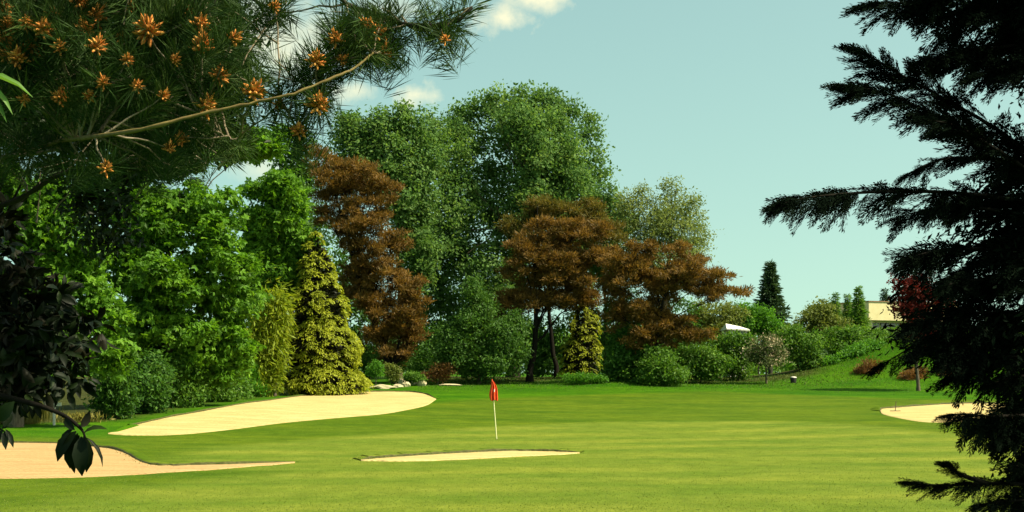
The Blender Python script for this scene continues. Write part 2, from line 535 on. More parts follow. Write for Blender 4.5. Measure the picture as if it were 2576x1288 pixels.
xs = np.concatenate([-np.geomspace(900, 42, 26), np.arange(-41, 41.01, .42), np.geomspace(42, 900, 26)])
ys = np.concatenate([-np.geomspace(300, 4, 12), np.arange(0, 20, 1.0), np.arange(20, 60, .22), np.arange(60, 125, .5), np.geomspace(125, 1500, 34)])
X, Y = np.meshgrid(xs, ys)
Z = H0(X, Y)
green_poly = [G(u, v) for (u, v) in [(400, 1177), (445, 1150), (530, 1124), (740, 1110), (870, 1098), (1060, 1086), (1250, 1073), (1500, 1062), (1750, 1058), (2000, 1060), (2200, 1071), (2330, 1086), (2480, 1096), (2700, 1100)]]
green_poly += [np.array([40, 30, 0]), np.array([30, 5, 0]), np.array([-9, 16, 0]), np.array([-8.5, 25.5, 0])]
green_poly += [G(u, v) for (u, v) in [(300, 1232), (560, 1200), (700, 1185)]]
fringe_poly = [G(u, v) for (u, v) in [(-300, 1100), (280, 1100), (620, 1040), (1100, 1012), (1200, 1004), (1500, 992), (1800, 985), (2050, 995), (2300, 1004), (2700, 1008)]]
fringe_poly += [np.array([60, 20, 0]), np.array([-60, 10, 0])]
zg = poly_mask(X, Y, green_poly, .8)
zf = poly_mask(X, Y, fringe_poly, 1.2)
# planting beds under the trees
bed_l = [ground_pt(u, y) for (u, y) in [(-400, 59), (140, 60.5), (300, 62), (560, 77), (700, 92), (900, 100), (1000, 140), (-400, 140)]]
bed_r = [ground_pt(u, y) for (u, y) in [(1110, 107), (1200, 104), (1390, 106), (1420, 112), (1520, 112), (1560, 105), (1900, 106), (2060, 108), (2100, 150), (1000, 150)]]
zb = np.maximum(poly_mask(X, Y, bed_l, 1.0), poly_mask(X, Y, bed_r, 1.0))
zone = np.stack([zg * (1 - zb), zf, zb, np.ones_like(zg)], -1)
nx_, ny_ = len(xs), len(ys)
ii = (np.arange(ny_ - 1)[:, None] * nx_ + np.arange(nx_ - 1)[None]).reshape(-1)
gf = np.stack([ii, ii + 1, ii + nx_ + 1, ii + nx_], -1)
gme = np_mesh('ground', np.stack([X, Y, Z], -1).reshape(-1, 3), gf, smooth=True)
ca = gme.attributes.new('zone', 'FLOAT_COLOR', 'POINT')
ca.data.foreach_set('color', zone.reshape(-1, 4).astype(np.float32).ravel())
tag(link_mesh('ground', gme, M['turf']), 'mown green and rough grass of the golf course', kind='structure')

rng = np.random.default_rng(11)
lip_edges = []
bunker_outlines = []


def bunker(label, up, lo, mat, lip_h, lip_w, closed_right=True):
    """sand between an upper (far) and a lower (near) edge given as ground points, with a turf lip along the far edge"""
    n, m = 160, 22
    A = spline([G(*p) for p in up], n); B = spline([G(*p) for p in lo], n)
    wob = np.convolve(rng.normal(0, 1, n + 10), np.ones(5) / 5, 'same')[5:-5]
    env = np.clip(np.minimum(np.arange(n), np.arange(n)[::-1]) / 10, 0, 1)
    A[:, 1] += wob * .10 * env
    B[:, 1] += np.convolve(rng.normal(0, 1, n + 20), np.ones(9) / 9, 'same')[10:-10] * .12 * env
    bunker_outlines.append(np.vstack([A[::4], B[::-4]]))
    t = np.linspace(0, 1, m)[None, :, None]
    S = B[:, None] * (1 - t) + A[:, None] * t
    S[..., 2] = H0(S[..., 0], S[..., 1]) + .022
    dish = np.sin(np.pi * t[..., 0]) * .03
    S[..., 2] += dish * .4
    S[:, 0, 2] -= .06
    c = S.reshape(-1, 3).mean(axis=0)
    root = empty('sand_bunker', c, label, 'bunker', 'sand bunkers round the green', 'structure')
    q = (np.arange(n - 1)[:, None] * m + np.arange(m - 1)[None]).reshape(-1)
    link_mesh('sand', np_mesh('sand', S.reshape(-1, 3) - c, np.stack([q, q + m, q + m + 1, q + 1], -1), smooth=True), mat, root)
    # lip
    d = unit(np.stack([-(np.gradient(A[:, 1])), np.gradient(A[:, 0])], -1))
    d = unit(d * np.sign(d[:, 1:2] + 1e-6) + np.array([0, 2.5]))
    hn = lip_h * env * (.75 + .5 * np.clip(np.convolve(rng.normal(0, 1, n + 20), np.ones(7) / 7, 'same')[10:-10] + .5, 0, 1.3))
    prof = [(-.03, -.05), (.0, .55), (.03, .92), (.12, 1.0), (.45, .75), (1.0, .0)]
    L = np.zeros((n, len(prof), 3))
    for k, (o, h) in enumerate(prof):
        w = o * lip_w if o > .2 else o * 1.5
        L[:, k, 0] = A[:, 0] + d[:, 0] * w
        L[:, k, 1] = A[:, 1] + d[:, 1] * w
        L[:, k, 2] = H0(L[:, k, 0], L[:, k, 1]) + hn * h + (.03 if 0 < h else -.06)
    L[:, -1, 2] -= .05
    k = len(prof)
    q = (np.arange(n - 1)[:, None] * k + np.arange(k - 1)[None])
    fc = np.stack([q, q + k, q + k + 1, q + 1], -1)
    me = np_mesh('turf_lip', L.reshape(-1, 3) - c, fc.reshape(-1, 4), smooth=True)
    mi = np.tile((np.arange(k - 1) < 2).astype(np.int32), n - 1)
    o = link_mesh('turf_lip', me, [M['turf'], M['shadedsoil']], root)
    me.polygons.foreach_set('material_index', mi)
    za = me.attributes.new('zone', 'FLOAT_COLOR', 'POINT')
    gz = poly_mask(L[..., 0], L[..., 1], green_poly, .8).reshape(-1)
    fz = poly_mask(L[..., 0], L[..., 1], fringe_poly, 1.2).reshape(-1)
    za.data.foreach_set('color', np.stack([gz * .85, fz, gz * 0, gz * 0 + 1], -1).astype(np.float32).ravel())
    lip_edges.append((A + np.stack([d[:, 0] * .1, d[:, 1] * .1, hn], -1), hn, env))
    return root


bunker('long pale sand bunker on the bank below the yellow cypress',
       [(272, 1091), (330, 1073), (430, 1050), (520, 1034), (640, 1013), (760, 997), (900, 988), (1000, 986), (1060, 990), (1097, 1004)],
       [(272, 1092), (330, 1096), (430, 1096), (560, 1085), (700, 1068), (830, 1056), (950, 1046), (1010, 1036), (1070, 1022), (1097, 1005)], M['sand'], .07, 1.2)
bunker('orange sand bunker at the lower left with a thin tail along the green',
       [(-260, 1112), (-60, 1115), (120, 1116), (210, 1122), (285, 1132), (325, 1148), (360, 1166), (400, 1174), (480, 1172), (600, 1169), (742, 1164)],
       [(-260, 1205), (-60, 1209), (100, 1207), (220, 1204), (340, 1197), (430, 1190), (520, 1184), (580, 1179), (640, 1174), (690, 1170), (742, 1165)], M['osand'], .055, 1.2)
bunker('thin strip of sand just in front of the flag',
       [(908, 1159), (960, 1154), (1030, 1149), (1110, 1144), (1200, 1139), (1290, 1136), (1380, 1137), (1458, 1140)],
       [(908, 1160), (960, 1161), (1030, 1161), (1110, 1159), (1200, 1155), (1290, 1150), (1380, 1146), (1458, 1141)], M['sand'], .06, 2.2)
bunker('pale sand bunker behind the branches of the dark conifer',
       [(2214, 1034), (2222, 1029), (2262, 1026), (2340, 1020), (2430, 1016), (2520, 1017), (2640, 1021)],
       [(2214, 1035), (2222, 1043), (2262, 1053), (2320, 1063), (2380, 1065), (2450, 1061), (2640, 1054)], M['sand'], .08, 1.4)

# grass tufts standing along the bunker edges and in the rough
Pt, Ht = [], []
for (E, hn, env) in lip_edges:
    for rep in range(1):
        j = rng.integers(0, len(E), 900)
        p = E[j] + rng.normal(0, .10, (900, 3)) * np.array([1.5, 1, 0])
        p[:, 2] = H0(p[:, 0], p[:, 1]) + hn[j] * .7
        Pt.append(p); Ht.append(rng.uniform(.012, .035, 900))
for _ in range(1):
    n = 26000
    u = rng.uniform(1050, 2560, n); y = rng.uniform(92, 112, n)
    x = (u - U0) * y / F
    p = np.stack([x, y, H0(x, y)], -1); Pt.append(p); Ht.append(rng.uniform(.04, .12, n) * np.clip((y - 90) / 14, .2, 1))
    n = 3500
    x = rng.normal(32, 7, n); y = rng.normal(107, 5, n)
    p = np.stack([x, y, H0(x, y)], -1); Pt.append(p); Ht.append(rng.uniform(.05, .12, n))
Pt = np.vstack(Pt); Ht = np.concatenate(Ht)
n = len(Pt)
T = unit(np.stack([rng.normal(0, .35, n), rng.normal(0, .35, n), np.ones(n)], -1))
Nn = unit(np.stack([rng.normal(0, .6, n), -np.ones(n), rng.normal(0, .3, n)], -1))
Vv, Fv = bake(*SLIV, frames(T, Nn), Pt, np.stack([Ht, Ht * .35 + .012, Ht], -1))
go = link_mesh('rough_grass', np_mesh('rough_grass', Vv, Fv, rng.random(n)), M['grassblade'])
n = 90000
y = 23.5 + 40 * rng.random(n) ** 1.9
u = rng.uniform(-60, 2640, n)
x = (u - U0) * y / F
ok = np.ones(n, bool)
for bo in bunker_outlines:
    ok &= poly_mask(x, y, bo, .01) < .5
x, y = x[ok], y[ok]
n = len(x)
hh = rng.uniform(.010, .030, n)
T = np.stack([rng.normal(0, .8, n), rng.normal(0, .8, n), np.ones(n) * .8], -1)
Vm, Fm = bake(*SLIV, frames(T, np.stack([rng.normal(0, .6, n), -np.ones(n) * .6, np.ones(n) * .8], -1)), np.stack([x, y, H0(x, y)], -1), np.stack([hh, hh * .45, hh], -1))
tag(link_mesh('mown_grass', np_mesh('mown_grass', Vm, Fm, rng.random(n)), M['mownblade']), 'short mown blades standing on the green in front', 'grass', kind='stuff')
tag(go, 'tufts of longer grass in the rough and round the sand', 'grass', kind='stuff')

# ------------------------------------------------------------------ crowns


def px_lobes(lobes, y):
    """(u, v, ru, rv[, dy[, ry]]) in picture units at distance y -> centres and radii in metres"""
    C, R = [], []
    for l in lobes:
        u, v, ru, rv = l[:4]
        dy = l[4] if len(l) > 4 else 0
        c = P3(u, v, y); c[1] += dy
        rx, rz = ru * y / F, rv * y / F
        ry = l[5] if len(l) > 5 else rx * .9
        C.append(c); R.append((rx, ry, rz))
    return np.array(C), np.array(R)


def split_lobes(C, R, k, rng, rad=.40, at=.66, core=.62):
    """break every big lobe into a core and k smaller ones standing out of it"""
    C2, R2 = [], []
    for c, r in zip(C, R):
        if max(r) < .55:
            C2.append(c); R2.append(r); continue
        C2.append(c); R2.append(r * core)
        d = unit(rng.normal(0, 1, (k, 3)))
        for j in range(k):
            C2.append(c + d[j] * r * at * rng.uniform(.85, 1.1)); R2.append(r * rad * rng.uniform(.7, 1.25))
    return np.array(C2), np.array(R2)


def clumps(C, R, n, rng, shell=.5, cull=.62):
    """clump centres spread through ellipsoid lobes, most of them near the surface"""
    area = (R[:, 0] * R[:, 2] + R[:, 0] * R[:, 1] + R[:, 1] * R[:, 2])
    pr = area / area.sum()
    res, nor = [], []
    tot = 0
    while tot < n:
        k = rng.choice(len(C), n, p=pr)
        d = unit(rng.normal(0, 1, (n, 3)))
        r = shell + (1.04 - shell) * rng.random(n) ** .55
        p = C[k] + d * R[k] * r[:, None]
        depth = np.full(n, 9.0)
        for c, rr in zip(C, R):
            depth = np.minimum(depth, np.linalg.norm((p - c) / rr, axis=1))
        keep = depth > np.where(rng.random(n) < .12, .0, cull)
        res.append(p[keep]); nor.append(unit(d[keep] / R[k][keep])); tot += keep.sum()
    return np.vstack(res)[:n], np.vstack(nor)[:n]


def foliage(P, Nr, per, spread, size, templ, rng, aspect=.5, up=.5, outw=.5, rand=.7, mode='leaf', flat=.6, droop=0.0, tv=.6, coh=.45):
    """leaves round clump centres; returns V, F, tint"""
    n = len(P)
    idx = np.repeat(np.arange(n), per)
    cs = rng.uniform(.7, 1.35, n)
    off = rng.normal(0, 1, (n * per, 3)) * spread * cs[idx][:, None]
    off[:, 2] *= flat
    Q = P[idx] + off
    N = Nr[idx]
    cv = rng.normal(0, 1, (n, 3))[idx] * coh          # the leaves of one clump lean the same way
    rv = rng.normal(0, 1, (n * per, 3))
    if mode == 'leaf':
        nn = unit(N * outw + np.array([0, 0, up]) + rv * rand + cv)
        T = np.cross(nn, rng.normal(0, 1, (n * per, 3)))
        T = unit(T) + np.array([0, 0, -droop])
    else:                                    # needles and sprays radiate from the clump centre
        T = unit(off / (np.linalg.norm(off, axis=1, keepdims=True) + 1e-6) * .6 + N * outw + np.array([0, 0, up - droop]) + rv * rand + cv)
        nn = rng.normal(0, 1, (n * per, 3)) + np.array([0, 0, .6])
    s = size * rng.uniform(.65, 1.35, n * per)
    S = np.stack([s, s * aspect, s], -1)
    V, Fc = bake(templ[0], templ[1], frames(T, nn), Q, S)
    cr = rng.random(n)
    t = np.clip(cr[idx] * tv + rng.random(n * per) * (1 - tv), 0, 1)
    return V, Fc, np.repeat(t, len(templ[1]))


def limbs(base, C, R, trunk_r, rng, n_limb=8, lean=None, top=None, sides=7):
    """tapered trunk with limbs reaching into the lobes"""
    V, Fc = [], []
    top = C[np.argmax(C[:, 2])] if top is None else np.asarray(top, float)
    pts = curve_pts(base - np.array([0, 0, .15]), top, 14, .03, rng)
    t = np.linspace(0, 1, 14)
    rad = trunk_r * (1 - .9 * t) + .012
    rad[0] *= 1.35
    tube(V, Fc, pts, rad, sides)
    order = rng.permutation(len(C))[:n_limb]
    for k in order:
        c = C[k]
        f = np.clip((c[2] - base[2]) / max(top[2] - base[2], .1) - .22, .1, .9)
        j = int(f * 13)
        if np.linalg.norm(c - pts[j]) < .25:
            continue
        lp = curve_pts(pts[j], c + rng.normal(0, .25, 3) * R[k], 8, .05, rng, sag=.05)
        r0 = rad[j] * .55
        tube(V, Fc, lp, np.linspace(r0, max(r0 * .15, .008), 8), 5)
        for _ in range(3):
            e = c + unit(rng.normal(0, 1, 3)) * R[k] * .85
            lp2 = curve_pts(lp[5], e, 5, .06, rng)
            tube(V, Fc, lp2, np.linspace(r0 * .35, .006, 5), 4)
    return np.array(V), np.array(Fc)


def plant(name, label, cat, lobes, y, mat, n, per, spread, size, seed, templ=OVAL, group=None, base=None, trunk=.12, bark='bark', n_limb=8,
          part='crown', top=None, extra=None, shell=.5, cull=.62, trunk_part='trunk', split=7, plume=1.0, sub=(.40, .66), core=.62, **kw):
    rng = np.random.default_rng(seed)
    C, R = px_lobes(lobes, y)
    C0, R0 = C, R
    if split:
        C, R = split_lobes(C, R, split, rng, *sub, core)
        if plume != 1.0:
            R = R * np.array([.72 if plume > 1 else 1.1, .72 if plume > 1 else 1.1, plume])
    if base is None:
        b = ground_pt(np.mean([l[0] for l in lobes]), y)
    else:
        b = ground_pt(base, y)
    root = empty(name, b, label, cat, group)
    P, Nr = clumps(C, R, n, rng, shell, cull)
    gz = H0(P[:, 0], P[:, 1]) + .05
    P[:, 2] = np.maximum(P[:, 2], gz)
    V, Fc, t = foliage(P, Nr, per, spread, size, templ, rng, **kw)
    link_mesh(part, np_mesh(part, V - b, Fc, t), M[mat], root)
    if trunk:
        tp = None if top is None else P3(top[0], top[1], y)
        tv, tf = limbs(b, C0, R0, trunk, rng, n_limb, top=tp)
        link_mesh(trunk_part, np_mesh(trunk_part, tv - b, tf, smooth=True), M[bark], root)
    if extra:
        for (pn, lob2, mat2, n2, per2, spread2, size2, kw2) in extra:
            C2, R2 = px_lobes(lob2, y)
            P2, N2 = clumps(C2, R2, n2, rng, kw2.pop('shell', .3), .3)
            V, Fc, t = foliage(P2, N2, per2, spread2, size2, kw2.pop('templ', OVAL), rng, **kw2)
            link_mesh(pn, np_mesh(pn, V - b, Fc, t), M[mat2], root)
    return root


# ---- tall trees at the back
plant('poplar_tree', 'tallest broad green tree in the middle of the background', 'tree',
      [(1290, 300, 85, 70), (1180, 335, 80, 65), (1390, 320, 80, 72), (1440, 400, 62, 80), (1290, 430, 150, 115), (1140, 430, 95, 100, -2), (1400, 520, 105, 105, -2),
       (1210, 580, 150, 115, -3), (1290, 258, 34, 34), (1340, 250, 28, 32), (1395, 262, 26, 36), (1438, 278, 22, 36), (1232, 272, 26, 36), (1172, 290, 24, 34),
       (1484, 320, 20, 40), (1488, 450, 36, 50), (1100, 600, 100, 110), (1250, 720, 165, 115, -2), (1070, 720, 80, 90), (1170, 820, 130, 100), (1450, 620, 85, 90),
       (1505, 390, 20, 18), (1130, 330, 22, 34), (1088, 330, 34, 42, -3), (1425, 430, 60, 80, -3), (1335, 390, 80, 80, -4), (1345, 500, 90, 90, -4), (1290, 340, 70, 60, -3), (1460, 520, 50, 70, -3), (1095, 400, 46, 60, -3), (1262, 246, 14, 24), (1310, 236, 13, 22), (1366, 244, 12, 24), (1412, 246, 12, 24), (1440, 262, 10, 22), (1200, 262, 13, 24), (1150, 282, 12, 24), (1486, 296, 10, 24), (1500, 350, 14, 30), (1235, 252, 10, 20)],
      124, 'poplar', 3000, 32, .40, .30, 21, base=1290, trunk=.55, n_limb=14, top=(1300, 330), plume=1.6, split=11, aspect=.62, up=.35, outw=.6, rand=.5, cull=.6, coh=.6)
plant('poplar_tree', 'green tree rising behind the top of the tall bronze pine', 'tree',
      [(900, 335, 55, 42), (960, 325, 55, 45), (1022, 318, 42, 44), (880, 400, 66, 75), (960, 420, 85, 80), (1040, 400, 66, 80), (1030, 520, 75, 90), (1016, 284, 13, 22), (868, 318, 18, 26), (1060, 330, 18, 40), (1050, 640, 70, 90)],
      117, 'poplar', 1150, 32, .38, .29, 22, base=1000, trunk=.4, n_limb=8, top=(985, 340), plume=1.6, split=11, aspect=.62, up=.35, outw=.6, rand=.5, cull=.6, coh=.6)
plant('willow_tree', 'pale olive feathery tree right of the tallest tree', 'tree',
      [(1680, 525, 65, 55), (1622, 560, 70, 70), (1715, 580, 62, 70), (1680, 660, 105, 75), (1590, 530, 40, 40), (1738, 515, 22, 40), (1768, 600, 26, 45), (1675, 478, 14, 26), (1700, 470, 10, 20), (1610, 480, 18, 20), (1560, 610, 60, 60)],
      116, 'willow', 1250, 18, .36, .24, 23, base=1665, trunk=.28, n_limb=11, top=(1690, 500), aspect=.4, up=.3, outw=.4, rand=.9, shell=.35)
plant('thin_tree', 'open dark green tree in the gap beside the tall bronze pine', 'tree',
      [(760, 365, 36, 34), (735, 410, 45, 42), (760, 470, 48, 55), (700, 620, 66, 70), (640, 670, 62, 68), (720, 720, 60, 70), (740, 560, 50, 70), (1150, 700, 5, 5)][:-1],
      108, 'bluegreen', 950, 18, .34, .27, 24, base=715, trunk=.26, n_limb=7, top=(752, 390), aspect=.6, shell=.4)
plant('side_tree', 'small mid green tree filling the gap between the tallest and palest trees', 'tree',
      [(1520, 500, 40, 34), (1548, 570, 48, 55), (1500, 560, 40, 50), (1530, 650, 60, 70)],
      119, 'poplar', 420, 18, .36, .28, 25, trunk=.2, n_limb=4, aspect=.6, shell=.35)

# ---- bright lobed-leaf trees at the left
plant('maple_tree', 'large bright green leafy tree behind the long bunker', 'tree',
      [(430, 530, 120, 85), (520, 560, 95, 95), (330, 520, 90, 70), (400, 690, 160, 120), (555, 700, 95, 85), (470, 850, 150, 110), (600, 760, 55, 70), (430, 375, 110, 62, 2), (560, 350, 80, 50, 2), (645, 335, 66, 46, 2), (300, 640, 90, 100), (560, 900, 70, 90), (350, 880, 110, 110), (500, 930, 90, 50), (590, 900, 40, 60)],
      72, 'maple', 1450, 20, .27, .27, 31, MAPLE, base=430, trunk=.3, n_limb=9, top=(450, 480), aspect=1.0, up=.75, outw=.45, rand=.5, droop=.35, flat=.5, split=12, sub=(.30, .80))
plant('maple_tree', 'bright green leafy tree at the left edge under the pine', 'tree',
      [(60, 478, 95, 58), (150, 520, 75, 60), (90, 580, 110, 70), (190, 620, 70, 80), (140, 690, 100, 80), (-60, 560, 110, 110), (215, 720, 50, 70), (-60, 750, 130, 130), (120, 820, 120, 120), (270, 780, 56, 80), (285, 880, 50, 60)],
      58, 'maple', 1050, 18, .23, .24, 32, MAPLE, base=40, trunk=.26, n_limb=8, top=(60, 500), aspect=1.0, up=.75, outw=.45, rand=.5, droop=.35, flat=.5, split=12, sub=(.30, .80))
plant('maple_tree', 'bright green leafy tree just right of the sky gap', 'tree',
      [(700, 490, 68, 52), (680, 580, 70, 70), (745, 540, 42, 75), (650, 610, 48, 52), (755, 620, 36, 60), (690, 700, 60, 60), (640, 480, 22, 22)],
      92, 'maple', 640, 18, .30, .29, 33, MAPLE, base=690, trunk=.24, n_limb=6, top=(705, 500), aspect=1.0, up=.7, outw=.45, rand=.55, droop=.3, flat=.5, split=12, sub=(.30, .80))

plant('evergreen_tree', 'dark evergreen tree filling the upper left behind the pine branches', 'tree',
      [(60, 60, 170, 150), (280, 60, 170, 140), (470, 70, 130, 120), (120, 260, 170, 120), (330, 270, 150, 110), (480, 220, 110, 110), (560, 60, 60, 90), (-120, 250, 180, 200), (240, 400, 130, 90), (420, 360, 110, 70), (560, 300, 60, 70), (250, 540, 70, 110), (-60, -100, 200, 150), (300, -110, 220, 130)],
      14, 'evergreen', 2500, 20, .085, .085, 34, base=-420, trunk=.035, bark='conbark', n_limb=3, top=(200, 60), aspect=.5, up=.4, outw=.5, rand=.8)
plant('understorey_bush', 'dark bush filling the space behind the bare pine trunk', 'bush',
      [(1340, 860, 70, 90), (1430, 850, 80, 100), (1520, 850, 70, 100), (1390, 920, 120, 50), (1560, 780, 60, 70)],
      119, 'shrub', 900, 16, .3, .28, 35, trunk=.12, n_limb=4, part='foliage', trunk_part='stem', aspect=.55)
plant('understorey_bush', 'dark bush behind the lower half of the tall bronze pine', 'bush',
      [(860, 700, 70, 120), (900, 820, 90, 110), (1010, 860, 100, 90), (820, 850, 80, 110), (1080, 880, 60, 70), (800, 600, 50, 90), (920, 910, 90, 50)],
      113, 'shrub', 1150, 16, .3, .28, 36, trunk=.12, n_limb=5, part='foliage', trunk_part='stem', aspect=.55)
plant('understorey_bush', 'dark bush behind the trunk of the low bronze pine', 'bush',
      [(1630, 830, 70, 80), (1700, 790, 60, 70), (1650, 900, 90, 50), (1750, 870, 50, 50)],
      119, 'shrub', 520, 16, .3, .28, 37, trunk=.1, n_limb=3, part='foliage', trunk_part='stem', aspect=.55)

# ---- bronze pines
PINE = dict(templ=SLIV, aspect=.20, mode='spray', outw=.45, up=.5, rand=.5, flat=.5, tv=.6, coh=.5, split=13, sub=(.26, .88), plume=.72, core=.42)
plant('bronze_pine', 'tall bronze brown pine behind the yellow cypress', 'tree',
      [(800, 385, 22, 20), (838, 412, 62, 24), (915, 436, 70, 24), (965, 466, 42, 18), (830, 455, 50, 22, -1), (858, 510, 66, 34), (945, 505, 50, 26), (905, 556, 86, 32), (830, 545, 40, 24), (935, 622, 62, 32), (1000, 610, 38, 26), (955, 680, 72, 34), (1022, 712, 42, 30), (918, 742, 60, 32), (985, 785, 62, 30), (1030, 826, 52, 38), (965, 850, 52, 34), (1048, 760, 26, 24), (900, 650, 40, 40, 1), (885, 470, 60, 42, .5), (920, 590, 62, 44, .5), (960, 650, 55, 44, .5), (965, 735, 64, 50, .5), (1000, 800, 66, 56, .5), (880, 700, 40, 50, 1), (1045, 850, 36, 30), (990, 890, 60, 30, .5)],
      104, 'brownpine', 2300, 32, .15, .32, 41, base=1000, trunk=.25, bark='conbark', n_limb=18, top=(815, 385), shell=.35, cull=.5, **PINE)
plant('bronze_pine', 'bronze pine with a bare dark trunk right of the flag', 'tree',
      [(1400, 572, 52, 26), (1475, 582, 62, 32), (1345, 615, 62, 30), (1440, 640, 85, 34), (1325, 682, 62, 30), (1425, 705, 76, 34), (1285, 752, 46, 22), (1365, 762, 76, 26), (1455, 755, 56, 26), (1246, 786, 22, 13), (1520, 650, 45, 30), (1390, 600, 70, 50, .5), (1390, 670, 90, 56, .5), (1400, 740, 80, 36, .5), (1310, 640, 34, 34)],
      105, 'brownpine', 1900, 32, .15, .31, 42, base=1332, trunk=.24, bark='conbark', n_limb=13, top=(1352, 520), shell=.35, cull=.5,
      **PINE)
plant('bronze_pine', 'wide low bronze pine with layers reaching out to the right', 'tree',
      [(1565, 660, 56, 24), (1640, 688, 64, 27), (1722, 668, 74, 26), (1782, 696, 56, 22), (1842, 734, 40, 11), (1555, 716, 56, 28), (1606, 776, 54, 30), (1690, 806, 56, 20), (1745, 836, 48, 11), (1636, 838, 52, 20), (1655, 742, 48, 22), (1800, 742, 40, 14), (1700, 628, 40, 16), (1610, 625, 40, 18), (1600, 700, 70, 56, .5), (1640, 800, 60, 56, .5), (1690, 710, 60, 30, .5), (1600, 845, 50, 30), (1700, 850, 70, 22), (1550, 790, 40, 40, .5), (1780, 720, 60, 20, .5)],
      102, 'brownpine', 1850, 32, .15, .30, 43, base=1625, trunk=.18, bark='conbark', n_limb=14, top=(1680, 660), shell=.35, cull=.5,
      **PINE)
plant('olive_pine', 'olive topped pine standing behind the bare trunked bronze pine', 'tree',
      [(1390, 530, 55, 32), (1470, 540, 60, 32), (1520, 590, 50, 34), (1345, 520, 26, 20), (1300, 570, 34, 26), (1760, 770, 1, 1)][:-1],
      112, 'olivepine', 700, 24, .22, .31, 44, base=1400, trunk=.2, bark='conbark', n_limb=5, shell=.35, **PINE)


# ---- golden cypresses: arching sprays in ruffs over a dark core
def cypress(label, tip, lo, y, half, n, size, seed, bare=.0):
    rng = np.random.default_rng(seed)
    b = ground_pt((lo[0] + lo[1]) / 2, y)
    root = empty('golden_cypress', b, label, 'tree', 'golden cypresses on the course')
    top = P3(tip[0], tip[1], y)
    ht = top[2] - b[2]
    rmax = half * y / F
    ax = top - b

    def prof(t):      # radius at relative height t
        return rmax * np.clip(1 - t, 0, 1) ** .66 * (1 + .12 * np.sin(t * 23 + seed)) * np.clip(.78 + t * 3.0, 0, 1)
    t = 1 - np.sqrt(rng.random(n) * 1.0)
    t = np.clip(t * 1.02, 0, .995)
    phi = rng.uniform(0, 2 * math.pi, n)
    r = prof(t) * rng.uniform(.88, 1.06, n) + .05
    dirv = np.stack([np.cos(phi), np.sin(phi), np.zeros(n)], -1)
    P = b + ax * t[:, None] + dirv * r[:, None]
    keep = rng.random(n) > bare
    P, dirv, t = P[keep], dirv[keep], t[keep]
    n = len(P)
    # each spray: slivers along an arch that leaves the core, rises and hangs over
    per = 46
    idx = np.repeat(np.arange(n), per)
    s = rng.random(n * per) ** .7
    sc_ = rng.uniform(.7, 1.5, n)[idx] * size * (1.15 - .5 * t[idx])
    tang = np.stack([-dirv[:, 1], dirv[:, 0], np.zeros(n)], -1)
    roll = rng.normal(0, .5, n)[idx]
    arch = np.sin(s * 2.6) * .55 - s * .35
    lat = rng.normal(0, .22, n * per)
    Q = P[idx] + dirv[idx] * ((s - .6) * sc_)[:, None] + tang[idx] * ((lat + roll * (s - .4)) * sc_)[:, None]
    Q[:, 2] += arch * sc_ - np.abs(lat) * sc_ * .35
    T = dirv[idx] * .8 + tang[idx] * (lat * 1.6 + roll)[:, None] + np.array([0, 0, 1.0]) * (np.cos(s * 2.6) * .9 - .45)[:, None] + rng.normal(0, .3, (n * per, 3))
    N = dirv[idx] * .5 + np.array([0, 0, .8]) + rng.normal(0, .4, (n * per, 3))
    ln = .17 * rng.uniform(.7, 1.3, n * per)
    V, Fc = bake(*SLIV, frames(T, N), Q, np.stack([ln, ln * .36, ln], -1))
    tt = np.clip(s * .55 + rng.random(n)[idx] * .3 + rng.random(n * per) * .15, 0, 1)
    link_mesh('crown', np_mesh('crown', V - b, Fc, tt), M['goldcypress'], root)
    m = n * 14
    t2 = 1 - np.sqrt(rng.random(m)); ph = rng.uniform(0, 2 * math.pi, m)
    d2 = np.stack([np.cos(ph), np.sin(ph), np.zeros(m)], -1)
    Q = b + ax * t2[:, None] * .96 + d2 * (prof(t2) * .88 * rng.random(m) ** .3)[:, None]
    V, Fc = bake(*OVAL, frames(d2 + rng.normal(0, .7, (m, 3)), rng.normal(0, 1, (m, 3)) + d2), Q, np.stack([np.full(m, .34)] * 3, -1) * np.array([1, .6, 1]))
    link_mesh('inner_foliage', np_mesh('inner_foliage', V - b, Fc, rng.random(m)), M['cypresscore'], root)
    V, Fc = [], []
    tube(V, Fc, curve_pts(b - np.array([0, 0, .1]), top - np.array([0, 0, .3]), 10, .01, rng), np.linspace(rmax * .11, .01, 10), 7)
    link_mesh('trunk', np_mesh('trunk', np.array(V) - b, np.array(Fc), smooth=True), M['darkbark'], root)
    return root


cypress('big cone shaped yellow cypress beside the long bunker', (792, 585), (712, 918), 91, 102, 800, .62, 51)
cypress('slim yellow cypress between the bronze pines', (1478, 700), (1402, 1512), 109, 50, 190, .66, 52, .1)

# ---- weeping shrub, round bush and border plants
WEEP = dict(templ=SLIV, aspect=.2, mode='spray', outw=.25, up=-.7, rand=.35, flat=1.6, tv=.5)
plant('weeping_shrub', 'olive yellow weeping shrub left of the big yellow cypress', 'shrub',
      [(640, 870, 36, 46), (670, 825, 30, 46), (695, 780, 18, 40), (622, 915, 26, 46), (655, 910, 32, 64), (685, 870, 20, 76), (655, 965, 28, 26)],
      88, 'weeping', 900, 26, .3, .42, 61, base=690, trunk=.09, n_limb=5, **WEEP)
plant('round_bush', 'large rounded blue green bush behind the flag', 'bush',
      [(1188, 735, 26, 34), (1190, 795, 58, 52), (1165, 868, 62, 62), (1245, 862, 64, 66), (1292, 838, 36, 52), (1130, 850, 36, 50), (1205, 915, 86, 40), (1285, 905, 46, 40)],
      103, 'bluegreen', 1750, 18, .26, .22, 62, base=1205, trunk=.12, n_limb=6, aspect=.5, up=.5, outw=.5, rand=.7)
